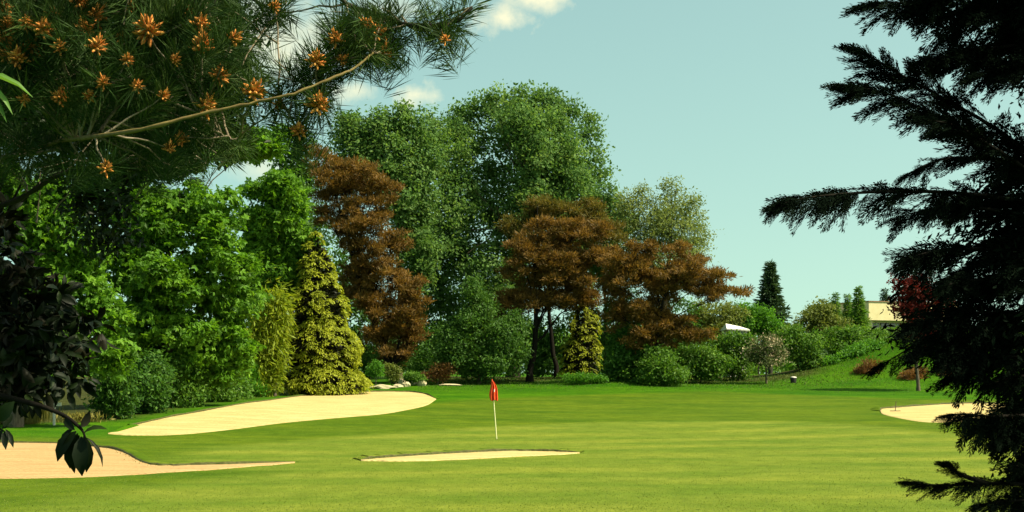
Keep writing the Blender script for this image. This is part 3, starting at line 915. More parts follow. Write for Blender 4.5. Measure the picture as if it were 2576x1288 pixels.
LS = [('dark green shrub at the left end of the shrub row behind the bunker', [(300, 985, 55, 70), (280, 1020, 40, 45)], 63),
      ('second dark shrub of the row behind the long bunker, broad and low', [(385, 960, 66, 80), (360, 1010, 50, 40)], 66.5),
      ('middle shrub of the row behind the bunker, with sunlit upper leaves', [(460, 950, 60, 80), (470, 1005, 55, 35)], 71),
      ('fourth shrub of the row behind the bunker, lighter green', [(535, 960, 50, 62), (540, 1000, 45, 28)], 77),
      ('small pointed shrub at the right end of the shrub row', [(590, 970, 34, 45), (595, 1000, 36, 18)], 83)]
for i, (lb, lobes, y) in enumerate(LS):
    plant('row_shrub', lb, 'shrub', lobes, y, 'shrub' if i < 2 else 'hedge', 420, 16, .22, .19, 70 + i, group='shrub row behind the long bunker', trunk=.06, n_limb=2, part='foliage', trunk_part='stem', aspect=.55)
plant('upright_shrub', 'vivid green upright leafed shrub at the foot of the weeping shrub', 'shrub',
      [(620, 955, 26, 36), (645, 975, 18, 26)], 87, 'bright', 220, 14, .18, .30, 76, SLIV, trunk=.05, n_limb=2, part='foliage', trunk_part='stem', aspect=.3, up=.9, mode='spray', outw=.3, rand=.4)

# ---- right-hand shrubbery
RS = [('dark green bush under the wide bronze pine', [(1570, 890, 62, 60), (1555, 940, 60, 30)], 103, 'shrub', 520, .24),
      ('bush at the foot of the low bronze pine', [(1650, 920, 54, 44), (1690, 945, 56, 26), (1630, 948, 40, 20)], 100.5, 'hedge', 460, .2),
      ('long leafy bush below the tip of the low bronze pine', [(1745, 905, 62, 48), (1790, 925, 60, 36)], 104.5, 'hedge', 520, .22),
      ('green bush just left of the blossom bush', [(1840, 880, 48, 56), (1860, 925, 44, 32), (1872, 868, 40, 36)], 108, 'hedge', 420, .22),
      ('olive bush behind the tip of the low bronze pine', [(1780, 790, 56, 40), (1840, 800, 46, 40), (1800, 850, 70, 50)], 122, 'olive', 560, .24),
      ('bright green domed tree in front of the far spruce', [(1905, 795, 62, 42), (1880, 820, 50, 40), (1945, 830, 40, 40)], 132, 'bright', 620, .26),
      ('broad hedge bush right of the blossom bush', [(2015, 880, 56, 56), (2040, 920, 50, 36), (1985, 850, 46, 50)], 112, 'hedge', 560, .22),
      ('tall bush in front of the thin far conifers', [(2055, 795, 46, 36), (2080, 830, 60, 50), (2025, 830, 40, 50)], 124, 'olive', 520, .24),
      ('dense bush below the cream building', [(2120, 865, 62, 46), (2150, 900, 60, 36)], 116, 'hedge', 520, .22),
      ('bush right under the dark window of the cream building', [(2215, 870, 58, 38), (2180, 850, 40, 30)], 121, 'hedge', 420, .22),
      ('bright ground hugging bush on the shoulder of the mound', [(2160, 905, 56, 40), (2110, 940, 36, 22)], 111, 'bright', 420, .22),
      ('leafy bush on the crest of the mound', [(2270, 890, 66, 40), (2240, 920, 66, 30)], 112, 'hedge', 480, .22),
      ('olive bush on the mound half hidden by the dark conifer', [(2340, 890, 60, 40), (2390, 910, 60, 40)], 110, 'olive', 420, .22),
      ('green bush far right behind the dark conifer', [(2480, 900, 80, 60), (2560, 880, 80, 80)], 110, 'hedge', 420, .24)]
for i, (lb, lobes, y, mt, n, sz) in enumerate(RS):
    plant('leafy_bush', lb, 'bush', lobes, y, mt, n, 15, .27, sz, 80 + i, group='bushes along the back of the course', trunk=.07, n_limb=2, part='foliage', trunk_part='stem', aspect=.58, up=.6)
plant('blossom_bush', 'small bush covered with pale pink and cream blossom', 'bush',
      [(1920, 868, 52, 32), (1895, 885, 34, 30), (1955, 890, 30, 32), (1925, 905, 46, 20)], 104, 'blossom', 300, 15, .20, .15, 99, base=1928, trunk=.08, n_limb=4, aspect=.75, part='crown')
plant('red_tree', 'dark red leafed tree peeping out beside the dark conifer', 'tree',
      [(2295, 725, 50, 44), (2275, 775, 34, 40), (2340, 765, 60, 60), (2330, 830, 60, 50)], 96, 'redleaf', 560, 16, .24, .22, 100, trunk=.12, n_limb=3, aspect=.55)
RB = [('rust brown shrub on the slope of the mound', [(2182, 935, 34, 30)], 105, 120), ('rust brown shrub lower down beside the dark conifer', [(2300, 955, 36, 30)], 102, 121),
      ('rust red shrub partly behind the conifer branches', [(2400, 960, 32, 22)], 102, 122), ('reddish brown shrub in the rock garden', [(1112, 935, 36, 20), (1085, 945, 22, 12)], 102, 123)]
for lb, lobes, y, sd in RB:
    plant('rust_shrub', lb, 'shrub', lobes, y, 'rust', 170, 16, .16, .22, sd, SLIV, trunk=.04, n_limb=1, part='foliage', trunk_part='stem', aspect=.22, mode='spray', up=.5, outw=.5, rand=.5)
GS = [('small green plant in the rock garden near the yellow cypress', [(945, 930, 20, 18)], 100, 'bright', 130), ('bushy olive plant in the rock garden', [(985, 935, 24, 22)], 101, 'olive', 131),
      ('dark shrub at the foot of the tall bronze pine', [(1000, 900, 60, 34), (950, 900, 40, 36), (1060, 900, 40, 34)], 106, 'shrub', 132), ('low green plant between the rock garden stones', [(1040, 948, 22, 11)], 101, 'hedge', 133),
      ('grassy hummock shrub below the slim yellow cypress', [(1450, 948, 46, 12), (1500, 952, 30, 9)], 101, 'bright', 134)]
for lb, lobes, y, mt, sd in GS:
    plant('border_plant', lb, 'plant', lobes, y, mt, 150, 14, .15, .16, sd, group='plants in the border at the back', trunk=.03, n_limb=1, part='foliage', trunk_part='stem', aspect=.5)


# ---- conifers far behind
def spruce(label, tip, base_v, half, y, n, seed, ln=.5, mt='spruce'):
    rng = np.random.default_rng(seed)
    b = ground_pt(tip[0], y)
    root = empty('far_spruce', b, label, 'tree', 'conifers on the skyline')
    top = P3(tip[0], tip[1], y)
    low = P3(tip[0], base_v, y)
    H = top[2] - low[2]
    rm = half * y / F
    V, Fc, tt = [], [], []
    tiers = 17
    k = 0
    Pn, Tn = [], []
    for i in range(tiers):
        f = (i + .3) / tiers
        z = top[2] - H * f
        nb = 5 + i // 2
        for j in range(nb):
            a = 2 * math.pi * (j + rng.random() * .7) / nb
            R = rm * f ** 1.05 * rng.uniform(.6, 1.2) + .04
            m = max(10, int(n * (f + .15) / (tiers * nb) * 2))
            s = rng.random(m) ** .8
            p = np.stack([top[0] + math.cos(a) * R * s, top[1] + math.sin(a) * R * s, z - .18 * R * s + .10 * R * s * s + rng.normal(0, .06, m)], -1)
            p += rng.normal(0, .10, (m, 3)) * np.array([1, 1, .3])
            Pn.append(p)
            Tn.append(np.stack([math.cos(a) + rng.normal(0, .6, m), math.sin(a) + rng.normal(0, .6, m), rng.normal(-.05, .35, m)], -1))
    Pn, Tn = np.vstack(Pn), np.vstack(Tn)
    m = len(Pn)
    s = ln * rng.uniform(.6, 1.2, m)
    V, Fc = bake(*SLIV, frames(Tn, rng.normal(0, 1, (m, 3)) + np.array([0, 0, .5])), Pn, np.stack([s, s * .22, s], -1))
    link_mesh('crown', np_mesh('crown', V - b, Fc, rng.random(m)), M[mt], root)
    V, Fc = [], []
    tube(V, Fc, np.linspace(b - np.array([0, 0, .2]), top, 6), np.linspace(rm * .12, .02, 6), 6)
    link_mesh('trunk', np_mesh('trunk', np.array(V) - b, np.array(Fc), smooth=True), M['darkbark'], root)


spruce('dark pointed spruce standing alone against the sky', (1938, 662), 830, 52, 150, 7000, 140, .62)
spruce('taller of the thin conifers left of the cream building', (2160, 722), 850, 30, 160, 3200, 141, .5, 'hedge')
spruce('thin conifer with a narrow tip next to the tall bush', (2102, 738), 850, 22, 165, 2200, 142, .45, 'hedge')
spruce('small thin conifer between two taller ones on the skyline', (2132, 742), 850, 18, 162, 1900, 143, .45, 'hedge')
spruce('conifer tip showing above the roof of the cream building', (2226, 728), 830, 26, 215, 2200, 144, .6)
plant('far_tree', 'pale tree behind the two thin conifers', 'tree', [(2075, 790, 40, 30), (2140, 805, 40, 30)], 170, 'olive', 320, 14, .36, .30, 145, trunk=.14, n_limb=2)

# far belt of woodland that closes the view: too far to tell one tree from another
rngw = np.random.default_rng(149)
n = 16000
y = rngw.uniform(225, 290, n)
x = rngw.uniform(-.46, .46, n) * y
hh = (5.5 + 2.5 * np.sin(x * .11) + 1.6 * np.sin(x * .31 + 1) + 1.0 * np.sin(x * .9)) * np.sqrt(rngw.random(n))
P = np.stack([x, y, H0(x, y) + hh * .95], -1)
V, Fc, t = foliage(P, unit(rngw.normal(0, 1, (n, 3)) + np.array([0, -.5, .4])), 3, .6, 1.0, OVAL, rngw, aspect=.7)
tag(link_mesh('distant_wood', np_mesh('distant_wood', V, Fc, t), M['hedge']), 'far belt of woodland seen through the gaps', 'wood', kind='stuff')

# ---- reeds and trunk at the far left
rngr = np.random.default_rng(150)


def reeds(label, u0, u1, vtop, y, n, seed):
    rng = np.random.default_rng(seed)
    b = ground_pt((u0 + u1) / 2, y)
    root = empty('reed_clump', b, label, 'reeds', 'reed clumps at the edge of the wood')
    x = b[0] + rng.normal(0, (u1 - u0) * y / F / 4.2, n); yy_ = y + rng.normal(0, .35, n)
    hgt = (P3(0, vtop, y)[2] - b[2]) * rng.uniform(.55, 1.1, n)
    P = np.stack([x, yy_, H0(x, yy_) - .02], -1)
    T = np.stack([rng.normal(0, .14, n) + (x - b[0]) * .12, rng.normal(0, .14, n), np.ones(n)], -1)
    V, Fc = bake(*SLIV, frames(T, np.stack([rng.normal(0, .5, n), -np.ones(n), np.zeros(n)], -1)), P, np.stack([hgt, np.full(n, .035), hgt], -1))
    link_mesh('blades', np_mesh('blades', V - b, Fc, rng.random(n)), M['reed'], root)['kind'] = 'stuff'
    k = n // 3
    j = rng.integers(0, n, k)
    Q = P[j] + unit(T[j]) * (hgt[j] * .85)[:, None]
    V, Fc = bake(*SLIV, frames(T[j] + rng.normal(0, .35, (k, 3)), rng.normal(0, 1, (k, 3))), Q, np.stack([np.full(k, .30), np.full(k, .07), np.full(k, .3)], -1))
    link_mesh('plumes', np_mesh('plumes', V - b, Fc, rng.uniform(.5, 1, k)), M['reed'], root)['kind'] = 'stuff'


reeds('tall dry yellow reeds beside the white post at the left', 28, 108, 1012, 60, 900, 151)
reeds('shorter reeds right of the white post', 150, 250, 1050, 61, 600, 152)
reeds('reeds at the very left edge of the picture', -60, 22, 1020, 60, 600, 153)

# ------------------------------------------------------------------ buildings and small things
M['cream'] = noise_mat('cream_render', (.50, .42, .24), (.58, .49, .30), scale=1.2, bump=.1)
M['brownroof'] = noise_mat('brown_roof_edge', (.16, .09, .045), (.22, .13, .07), scale=3, bump=.2)
M['white'] = noise_mat('white_render', (.72, .69, .60), (.80, .77, .68), scale=1.5, bump=.05)
M['greyroof'] = noise_mat('pale_roof', (.55, .52, .44), (.66, .62, .54), scale=2, bump=.1)
M['stone'] = noise_mat('pale_stone', (.30, .25, .15), (.52, .44, .28), scale=5, bump=.6, dist=.05)
M['darkmetal'] = noise_mat('dark_plastic', (.012, .011, .011), (.03, .026, .026), scale=8, bump=.05, rough=.5)
M['paleplastic'] = noise_mat('pale_plastic', (.50, .46, .42), (.60, .56, .52), scale=8, bump=.05, rough=.5)
M['whitepaint'] = noise_mat('weathered_white_paint', (.38, .37, .31), (.58, .56, .48), scale=14, bump=.1, rough=.6)
M['pinpole'] = noise_mat('pale_yellow_pin_paint', (.60, .56, .30), (.72, .68, .40), scale=10, bump=.03, rough=.45)
M['flagred'] = noise_mat('red_flag_cloth', (.58, .050, .014), (.68, .075, .020), scale=20, bump=.15, dist=.004, rough=.75)
M['flagwhite'] = noise_mat('white_flag_mark', (.70, .66, .60), (.80, .76, .70), scale=20, bump=.05, rough=.75)
M['rake'] = noise_mat('dark_wood', (.05, .03, .02), (.09, .06, .04), scale=12, bump=.2)
mg, nt, o_ = new_mat('window_glass')
pg = nt.nodes.new('ShaderNodeBsdfPrincipled')
pg.inputs['Base Color'].default_value = (.05, .055, .055, 1); pg.inputs['Roughness'].default_value = .08
nt.links.new(pg.outputs[0], o_.inputs[0])
M['glass'] = mg


def box_arr(x0, x1, y0, y1, z0, z1):
    V = [(x0, y0, z0), (x1, y0, z0), (x1, y1, z0), (x0, y1, z0), (x0, y0, z1), (x1, y0, z1), (x1, y1, z1), (x0, y1, z1)]
    Fc = [(0, 3, 2, 1), (4, 5, 6, 7), (0, 1, 5, 4), (1, 2, 6, 5), (2, 3, 7, 6), (3, 0, 4, 7)]
    return V, Fc


def box(name, parent, mat, *d, bevel=0):
    V, Fc = box_arr(*d)
    o = link_mesh(name, np_mesh(name, np.array(V), np.array(Fc)), mat, parent)
    if bevel:
        b = o.modifiers.new('bevel', 'BEVEL'); b.width = bevel; b.segments = 2
    return o


# cream flat-roofed building: projecting upper storey over a band of windows, low wing at its side
D = 185.0
k = D / F
bx0 = (2186 - U0) * k
bb = np.array([bx0, D, float(H0(np.array(bx0), np.array(D)))])
hz = lambda v: EYE + (V0 - v) * k - bb[2]
root = empty('cream_building', bb, 'cream flat roofed building half hidden by the dark conifer', 'building')
W = 15.0
root.rotation_euler = (0, 0, math.radians(24))
box('lower_wall', root, M['cream'], 0.45, W - .3, 1.0, 12, -.5, hz(830))
box('corner_pier', root, M['cream'], 0.0, 0.95, .5, 2.2, -.5, hz(806) + .0)
box('upper_wall', root, M['cream'], -.02, W, 0.0, 12.5, hz(805), hz(759))
box('parapet', root, M['brownroof'], -.12, W + .1, -.1, 12.6, hz(759) + .003, hz(756.5))
wall = box('window_wall', root, M['cream'], .46, W - .31, 1.25, 11.9, hz(830) + .003, hz(805) - .003)
nw = 8
for i in range(nw):
    a = 1.15 + i * (W - 2.0) / nw; b2 = a + (W - 2.0) / nw - .22
    wd = box('window', root, M['darkmetal'], a, b2, 1.12, 1.24, hz(828), hz(811))
    box('pane', wd, M['glass'], a + .08, b2 - .08, 1.09, 1.115, hz(828) + .08, hz(811) - .08)
box('wing_wall', root, M['cream'], -3.0, -.03, 1.0, 9, -.5, hz(804))
box('wing_roof', root, M['brownroof'], -3.25, -.025, .7, 9.2, hz(804) + .003, hz(797))
box('wing_parapet', root, M['cream'], -2.2, -.03, .8, 9.0, hz(797) + .003, hz(794.5))
for i in range(2):
    wd = box('window', root, M['darkmetal'], -2.6 + i * 1.3, -1.7 + i * 1.3, .93, .995, hz(830), hz(816))
    box('pane', wd, M['glass'], -2.52 + i * 1.3, -1.78 + i * 1.3, .90, .928, hz(829), hz(817))

# white house whose roof peeps over the hedge
D = 116.0
k = D / F
hb = np.array([(1862 - U0) * k, D, float(H0(np.array((1862 - U0) * k), np.array(D)))])
root = empty('white_shed', hb, 'small white shed roof peeping over the bushes left of the spruce', 'shed')
hz2 = lambda v: EYE + (V0 - v) * k - hb[2]
box('wall', root, M['white'], -.9, .6, .3, 3.4, -.4, hz2(829))
z0, z1 = hz2(829), hz2(812)
Vr = [(-1.1, 0, z0), (.8, 0, z0 - .12), (.8, 3.8, z0 - .12), (-1.1, 3.8, z0), (-.9, 1.8, z1), (.3, 1.8, z1 - .25), (-1.1, 0, z0 + .1), (.8, 0, z0)]
link_mesh('roof', np_mesh('roof', np.array(Vr), np.array([(6, 7, 5, 4), (2, 3, 4, 5), (0, 1, 7, 6), (0, 6, 4, 3), (1, 2, 5, 7)])), M['white'], root)
wd = box('window', root, M['darkmetal'], -.3, .4, .25, .295, hz2(845), hz2(835))
box('pane', wd, M['glass'], -.24, .34, .225, .248, hz2(844.4), hz2(835.6))

# flag: thin pin leaning a little, cloth hanging in folds
fb = G(1250, 1105)
root = empty('golf_flag', fb, 'red flag hanging on its pale pin on the green', 'flag')
kf = fb[1] / F
top = np.array([(1238 - 1250) * kf, .05, 148 * kf])
V, Fc = [], []
tube(V, Fc, np.linspace(np.array([0, 0, -.1]), top, 12), np.linspace(.021, .016, 12), 10)
link_mesh('pin', np_mesh('pin', np.array(V), np.array(Fc), smooth=True), M['pinpole'], root)
V, Fc = [], []
tube(V, Fc, np.array([top + (0, 0, -.012), top + (0, 0, .0), top + (0, 0, .022), top + (0, 0, .034)]), [.02, .026, .024, .004], 10)
link_mesh('finial', np_mesh('finial', np.array(V), np.array(Fc), smooth=True), M['flagred'], root)
nu, nv = 40, 30
Vf = np.zeros((nv, nu, 3))
zt, zb = top[2] - .02, top[2] - 49 * kf
for j in range(nv):
    g = j / (nv - 1)
    z = zt + (zb - zt) * g
    c = top * (z / top[2])
    wid = (.05 + .27 * math.sin(min(g * 1.15, 1) ** .75 * math.pi / 2 * 1.05)) * (1 if g < .86 else 1 - .9 * (g - .86))
    for i in range(nu):
        s = i / (nu - 1)
        fold = math.sin(s * 17 + g * 1.5) * (.030 + .02 * g)
        x = c[0] - wid * .42 + s * wid
        Vf[j, i] = (x + .02 * math.sin(g * 6), c[1] - .045 + fold - .05 * math.sin(s * math.pi), z - .04 * abs(math.sin(s * 5)) * g)
q = (np.arange(nv - 1)[:, None] * nu + np.arange(nu - 1)[None]).reshape(-1)
fo = link_mesh('cloth', np_mesh('cloth', Vf.reshape(-1, 3), np.stack([q, q + 1, q + nu + 1, q + nu], -1), smooth=True), M['flagred'], root)
sm = fo.modifiers.new('thickness', 'SOLIDIFY'); sm.thickness = .004
Ve = Vf[12:18, 21:26].copy(); Ve[..., 1] -= .010
for j in range(6):
    cx = Ve[j, :, 0].mean(); Ve[j, :, 0] = cx + (Ve[j, :, 0] - cx) * (.45 + .8 * math.sin(math.pi * (j + .5) / 6))
q = (np.arange(5)[:, None] * 5 + np.arange(4)[None]).reshape(-1)
link_mesh('white_mark', np_mesh('white_mark', Ve.reshape(-1, 3), np.stack([q, q + 1, q + 6, q + 5], -1), smooth=True), M['flagwhite'], fo)
# cup the pin stands in
V, Fc = [], []
tube(V, Fc, np.array([(0, 0, .004), (0, 0, .012)]), [.054, .054], 16)
link_mesh('cup_rim', np_mesh('cup_rim', np.array(V), np.array(Fc)), M['darkmetal'], root)

# white marker post with a short arm
pb = ground_pt(136, 59.0)
root = empty('marker_post', pb, 'thin white post with a small arm beside the reeds', 'post')
kp = 59.0 / F
ph = EYE + (V0 - 1012) * kp - pb[2]
box('post', root, M['whitepaint'], -.045, .045, -.045, .045, -.2, ph, bevel=.008)
box('arm', root, M['whitepaint'], .047, .30, -.02, .02, ph - .16, ph - .01, bevel=.006)

# small dark bin with a pale top by the hedge
gb = ground_pt(1996, 104.0)
root = empty('litter_bin', gb, 'small dark bin with a pale top by the hedge', 'bin')
root.scale = (.8, .8, .75)
V, Fc = [], []
tube(V, Fc, np.array([(0, 0, -.05), (0, 0, .02), (0, 0, .45), (0, 0, .5)]), [.24, .25, .30, .29], 18)
link_mesh('body', np_mesh('body', np.array(V), np.array(Fc), smooth=True), M['darkmetal'], root)
V, Fc = [], []
tube(V, Fc, np.array([(0, 0, .5), (0, 0, .56), (0, 0, .6), (0, 0, .63)]), [.29, .29, .2, .02], 18)
link_mesh('lid', np_mesh('lid', np.array(V), np.array(Fc), smooth=True), M['paleplastic'], root)

# rake lying in the right bunker
rb_ = G(2252, 1036)
root = empty('bunker_rake', rb_ + np.array([0, 0, .03]), 'small dark rake standing in the sand by the dark conifer', 'rake')
V, Fc = [], []
tube(V, Fc, np.array([(0, 0, 0), (.05, .1, .25), (.10, .2, .5)]), [.022, .018, .018], 6)
link_mesh('handle', np_mesh('handle', np.array(V), np.array(Fc), smooth=True), M['rake'], root)
box('head', root, M['rake'], -.26, .26, -.03, .03, -.025, .035)
for i in range(9):
    box('tine', root, M['rake'], -.24 + i * .06, -.225 + i * .06, -.06, -.032, -.05, .02)


# rock garden stones
def rock(label, u, v, y, w, h, seed, name='garden_stone'):
    r = np.random.default_rng(seed)
    b = ground_pt(u, y)
    import bmesh
    bm = bmesh.new()
    bmesh.ops.create_icosphere(bm, subdivisions=3, radius=1)
    pl = unit(r.normal(0, 1, (9, 3)))
    for vt in bm.verts:
        p = np.array(vt.co)
        for n_ in pl:
            d = p @ n_ - .72
            if d > 0: p = p - n_ * d
        p = p * (1 + .04 * r.normal())
        vt.co = (p[0] * w, p[1] * w * .7, p[2] * h + h * .4)
    me = bpy.data.meshes.new(name); bm.to_mesh(me); bm.free()
    o = link_mesh(name, me, M['stone'])
    o.location = b
    return tag(o, label, 'stone', 'stones of the rock garden')


rock('long pale stone in the rock garden right of the yellow cypress', 962, 965, 98, .95, .22, 201)
rock('small pale stone at the right end of the longest rock garden stone', 1002, 962, 99, .38, .2, 202)
rock('pale stone beside the low green plant in the rock garden', 1022, 955, 100, .3, .3, 203)
rock('rounded pale stone touching the reddish rock garden shrub', 1062, 955, 101, .34, .34, 204)
rock('flat white stone under the reddish rock garden shrub', 1135, 958, 101, .85, .10, 205)
rock('pale upright stone under the tall bronze pine', 1012, 930, 103, .3, .42, 206)
rock('smaller upright stone under the tall bronze pine', 1042, 932, 103, .22, .34, 207)

# ------------------------------------------------------------------ dark conifer in front at the right
CY = 8.0
CU = 2725.0
cx = (CU - U0) * CY / F
cb = np.array([cx, CY, float(H0(np.array(cx), np.array(CY)))])
con = empty('dark_conifer', cb, 'dark drooping conifer close by at the right edge', 'tree')
rngc = np.random.default_rng(301)
V, Fc = [], []
tube(V, Fc, curve_pts(cb - np.array([0, 0, .2]), cb + np.array([.1, 0, 11.0]), 16, .006, rngc), np.linspace(.19, .02, 16), 10)
link_mesh('trunk', np_mesh('trunk', np.array(V) - cb, np.array(Fc), smooth=True), M['darkbark'], con)


def spray_template(seed):
    """a flat drooping spray 1 long: twigs either side of a stem, each set with scale-leaf slivers; returns verts, quads"""
    r = np.random.default_rng(seed)
    P, T, L, W = [], [], [], []
    for i in range(22):
        s = .04 + .96 * i / 21
        side = 1 if i % 2 else -1
        ln = .30 * (1 - s) ** .6 + .05
        a = math.radians(r.uniform(16, 30))
        d = np.array([math.cos(a), side * math.sin(a), -.10 + r.normal(0, .10)])
        o = np.array([s, 0, -.16 * s * s])
        m = max(3, int(ln / .036))
        for q in range(m):
            f = (q + .4) / m
            p = o + d * ln * f + np.array([0, 0, -.10 * f * f])
            sd = 1 if q % 2 else -1
            P.append(p); T.append(d + np.array([.35, sd * .28, r.normal(0, .22)])); L.append(.13 * (1.1 - .35 * f) * r.uniform(.8, 1.25)); W.append(.026)
        P.append(o + d * ln * .92); T.append(d); L.append(.11); W.append(.03)
    for i in range(9):
        s = i / 9
        P.append(np.array([s, 0, -.16 * s * s])); T.append(np.array([1, 0, -.3 * s])); L.append(.14); W.append(.02)
    P, T, L, W = np.array(P), np.array(T), np.array(L), np.array(W)
    N = r.normal(0, .5, P.shape) + np.array([0, 0, 1.0])
    V_, F_ = bake(*SLIV, frames(T, N), P, np.stack([L, W, L], -1))
    return V_, F_


SPRAYS = [spray_template(i) for i in range(4)]


def conifer_branch(path, spray_len, n_spray, seed, spread=1.0, hang=.35, r0=.016):
    """one branch: woody axis + sprays along both sides, pointing forward and hanging"""
    r = np.random.default_rng(seed)
    pts = spline(path, 40)
    tang = unit(np.gradient(pts, axis=0))
    V, Fc = [], []
    rad = np.linspace(r0, .002, 40)
    tube(V, Fc, pts[::3], rad[::3], 5)
    br = link_mesh('branch', np_mesh('branch', np.array(V) - cb, np.array(Fc), smooth=True), M['conbark'], con)
    Vs, Fs, ts = [], [], []
    off = 0
    n = n_spray
    s = np.concatenate([.12 + .88 * r.random(n - 3) ** .85, [.93, .97, .995]])
    for k, f in enumerate(s):
        j = int(f * 39)
        t = tang[j]
        sidev = unit(np.cross(t, np.array([0, 0, 1.0])))
        a = r.uniform(-1, 1) * spread if f < .92 else r.normal(0, .15)
        dn = -abs(r.normal(0, .35)) * (hang / .35) if r.random() < .72 else r.uniform(0, .35)
        if f >= .92: dn *= .3
        d = unit(t * 1.0 + sidev * a + np.array([0, 0, dn]))
        ln = spray_len * r.uniform(.6, 1.2) * (1.0 - .45 * f ** 3)
        nn = unit(np.array([0, 0, 1.0]) + r.normal(0, .45, 3) + sidev * r.normal(0, .4))
        Mx = frames(d[None], nn[None])
        tv, tf = SPRAYS[r.integers(0, 4)]
        vv, ff = bake(tv, tf, Mx, pts[j][None], np.array([ln]))
        Vs.append(vv); Fs.append(ff + off); off += len(vv)
        ts.append(np.clip(r.random() * .5 + r.random(len(ff)) * .5, 0, 1))
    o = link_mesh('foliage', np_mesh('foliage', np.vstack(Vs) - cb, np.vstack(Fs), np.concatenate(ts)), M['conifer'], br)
    return br


# branches that stand out against the sky and the green; (u, v, distance) from trunk to tip
BR = [([(2740, 10, 8), (2560, 20, 7.7), (2330, 5, 7.4), (2125, 14, 7.2)], .42, 34, 1.0, .55),
      ([(2740, 90, 8), (2590, 110, 7.8), (2430, 130, 7.5), (2290, 160, 7.3)], .40, 34, 1.0, .5),
      ([(2740, 20, 8), (2600, -60, 7.6), (2400, -50, 7.4), (2280, 30, 7.3)], .40, 28, 1.0, .6),
      ([(2740, 130, 8), (2640, 150, 7.6), (2530, 170, 7.4), (2420, 195, 7.2)], .34, 26, 1.0, .5),
      ([(2735, 520, 8), (2560, 360, 7.7), (2360, 240, 7.4), (2200, 150, 7.2), (2135, 105, 7.1)], .32, 40, .9, .4),
      ([(2735, 540, 8), (2540, 400, 7.6), (2350, 290, 7.3), (2200, 225, 7.1), (2090, 214, 7.0)], .32, 40, .9, .4),
      ([(2735, 560, 8), (2600, 440, 7.5), (2480, 360, 7.2), (2390, 310, 7.0), (2300, 300, 6.9)], .28, 26, .9, .35),
      ([(2735, 470, 8), (2590, 420, 7.7), (2430, 395, 7.4), (2330, 415, 7.2), (2252, 455, 7.1)], .22, 22, .7, .3),
      ([(2735, 560, 8), (2540, 500, 7.6), (2330, 482, 7.2), (2100, 488, 6.9), (1985, 508, 6.75), (1930, 522, 6.7)], .30, 46, .7, .6),
      ([(2735, 600, 8), (2560, 540, 7.6), (2400, 520, 7.4), (2280, 540, 7.2), (2230, 560, 7.1)], .28, 22, .9, .5),
      ([(2735, 700, 8), (2560, 640, 7.6), (2400, 625, 7.4), (2300, 645, 7.2), (2244, 667, 7.1)], .32, 34, .9, .5),
      ([(2735, 760, 8), (2560, 720, 7.6), (2440, 705, 7.3), (2340, 730, 7.1)], .28, 32, 1.0, .5),
      ([(2735, 820, 8), (2560, 790, 7.6), (2420, 790, 7.3), (2262, 830, 7.1)], .34, 38, 1.0, .6),
      ([(2735, 880, 8), (2560, 850, 7.6), (2420, 860, 7.3), (2272, 890, 7.1)], .34, 38, 1.0, .5),
      ([(2735, 930, 8), (2580, 900, 7.6), (2450, 900, 7.3), (2350, 930, 7.1)], .26, 28, 1.0, .5),
      ([(2735, 960, 8), (2600, 945, 7.6), (2530, 955, 7.4), (2460, 975, 7.2)], .22, 22, 1.0, .5),
      ([(2735, 1060, 8), (2620, 1045, 7.6), (2500, 1048, 7.3), (2420, 1042, 7.1), (2362, 1042, 7.0)], .26, 30, .8, .85),
      ([(2735, 1070, 8), (2640, 1060, 7.6), (2560, 1080, 7.4), (2490, 1120, 7.2)], .28, 24, 1.0, .6),
      ([(2735, 1240, 8), (2600, 1222, 7.6), (2480, 1215, 7.3), (2360, 1222, 7.1), (2268, 1208, 7.0)], .20, 34, .7, .35),
      ([(2480, 1215, 7.3), (2420, 1195, 7.2), (2385, 1172, 7.15), (2366, 1160, 7.1)], .16, 10, .6, .1),
      ([(2735, 1290, 8), (2620, 1262, 7.6), (2520, 1262, 7.4), (2436, 1272, 7.2)], .24, 26, .9, .45),
      ([(2735, 1190, 8), (2640, 1180, 7.6), (2580, 1170, 7.4), (2530, 1178, 7.2)], .20, 18, .8, .4)]
for i, (pth, ln, ns, sprd, hang) in enumerate(BR):
    sp = spline(pth, 80)
    cut = 15 + max(ln - .2, 0) * 190
    acc = np.concatenate([[0], np.cumsum(np.hypot(*np.diff(sp[:, :2], axis=0).T))])
    keep = sp[acc <= max(acc[-1] - cut, acc[-1] * .4)]
    pth = [tuple(q) for q in keep[np.linspace(0, len(keep) - 1, 6).astype(int)]]
    ln *= .72
    conifer_branch([P3(*p) for p in pth], ln * 1.06, int(ns * 3.4), 400 + i, sprd, hang)
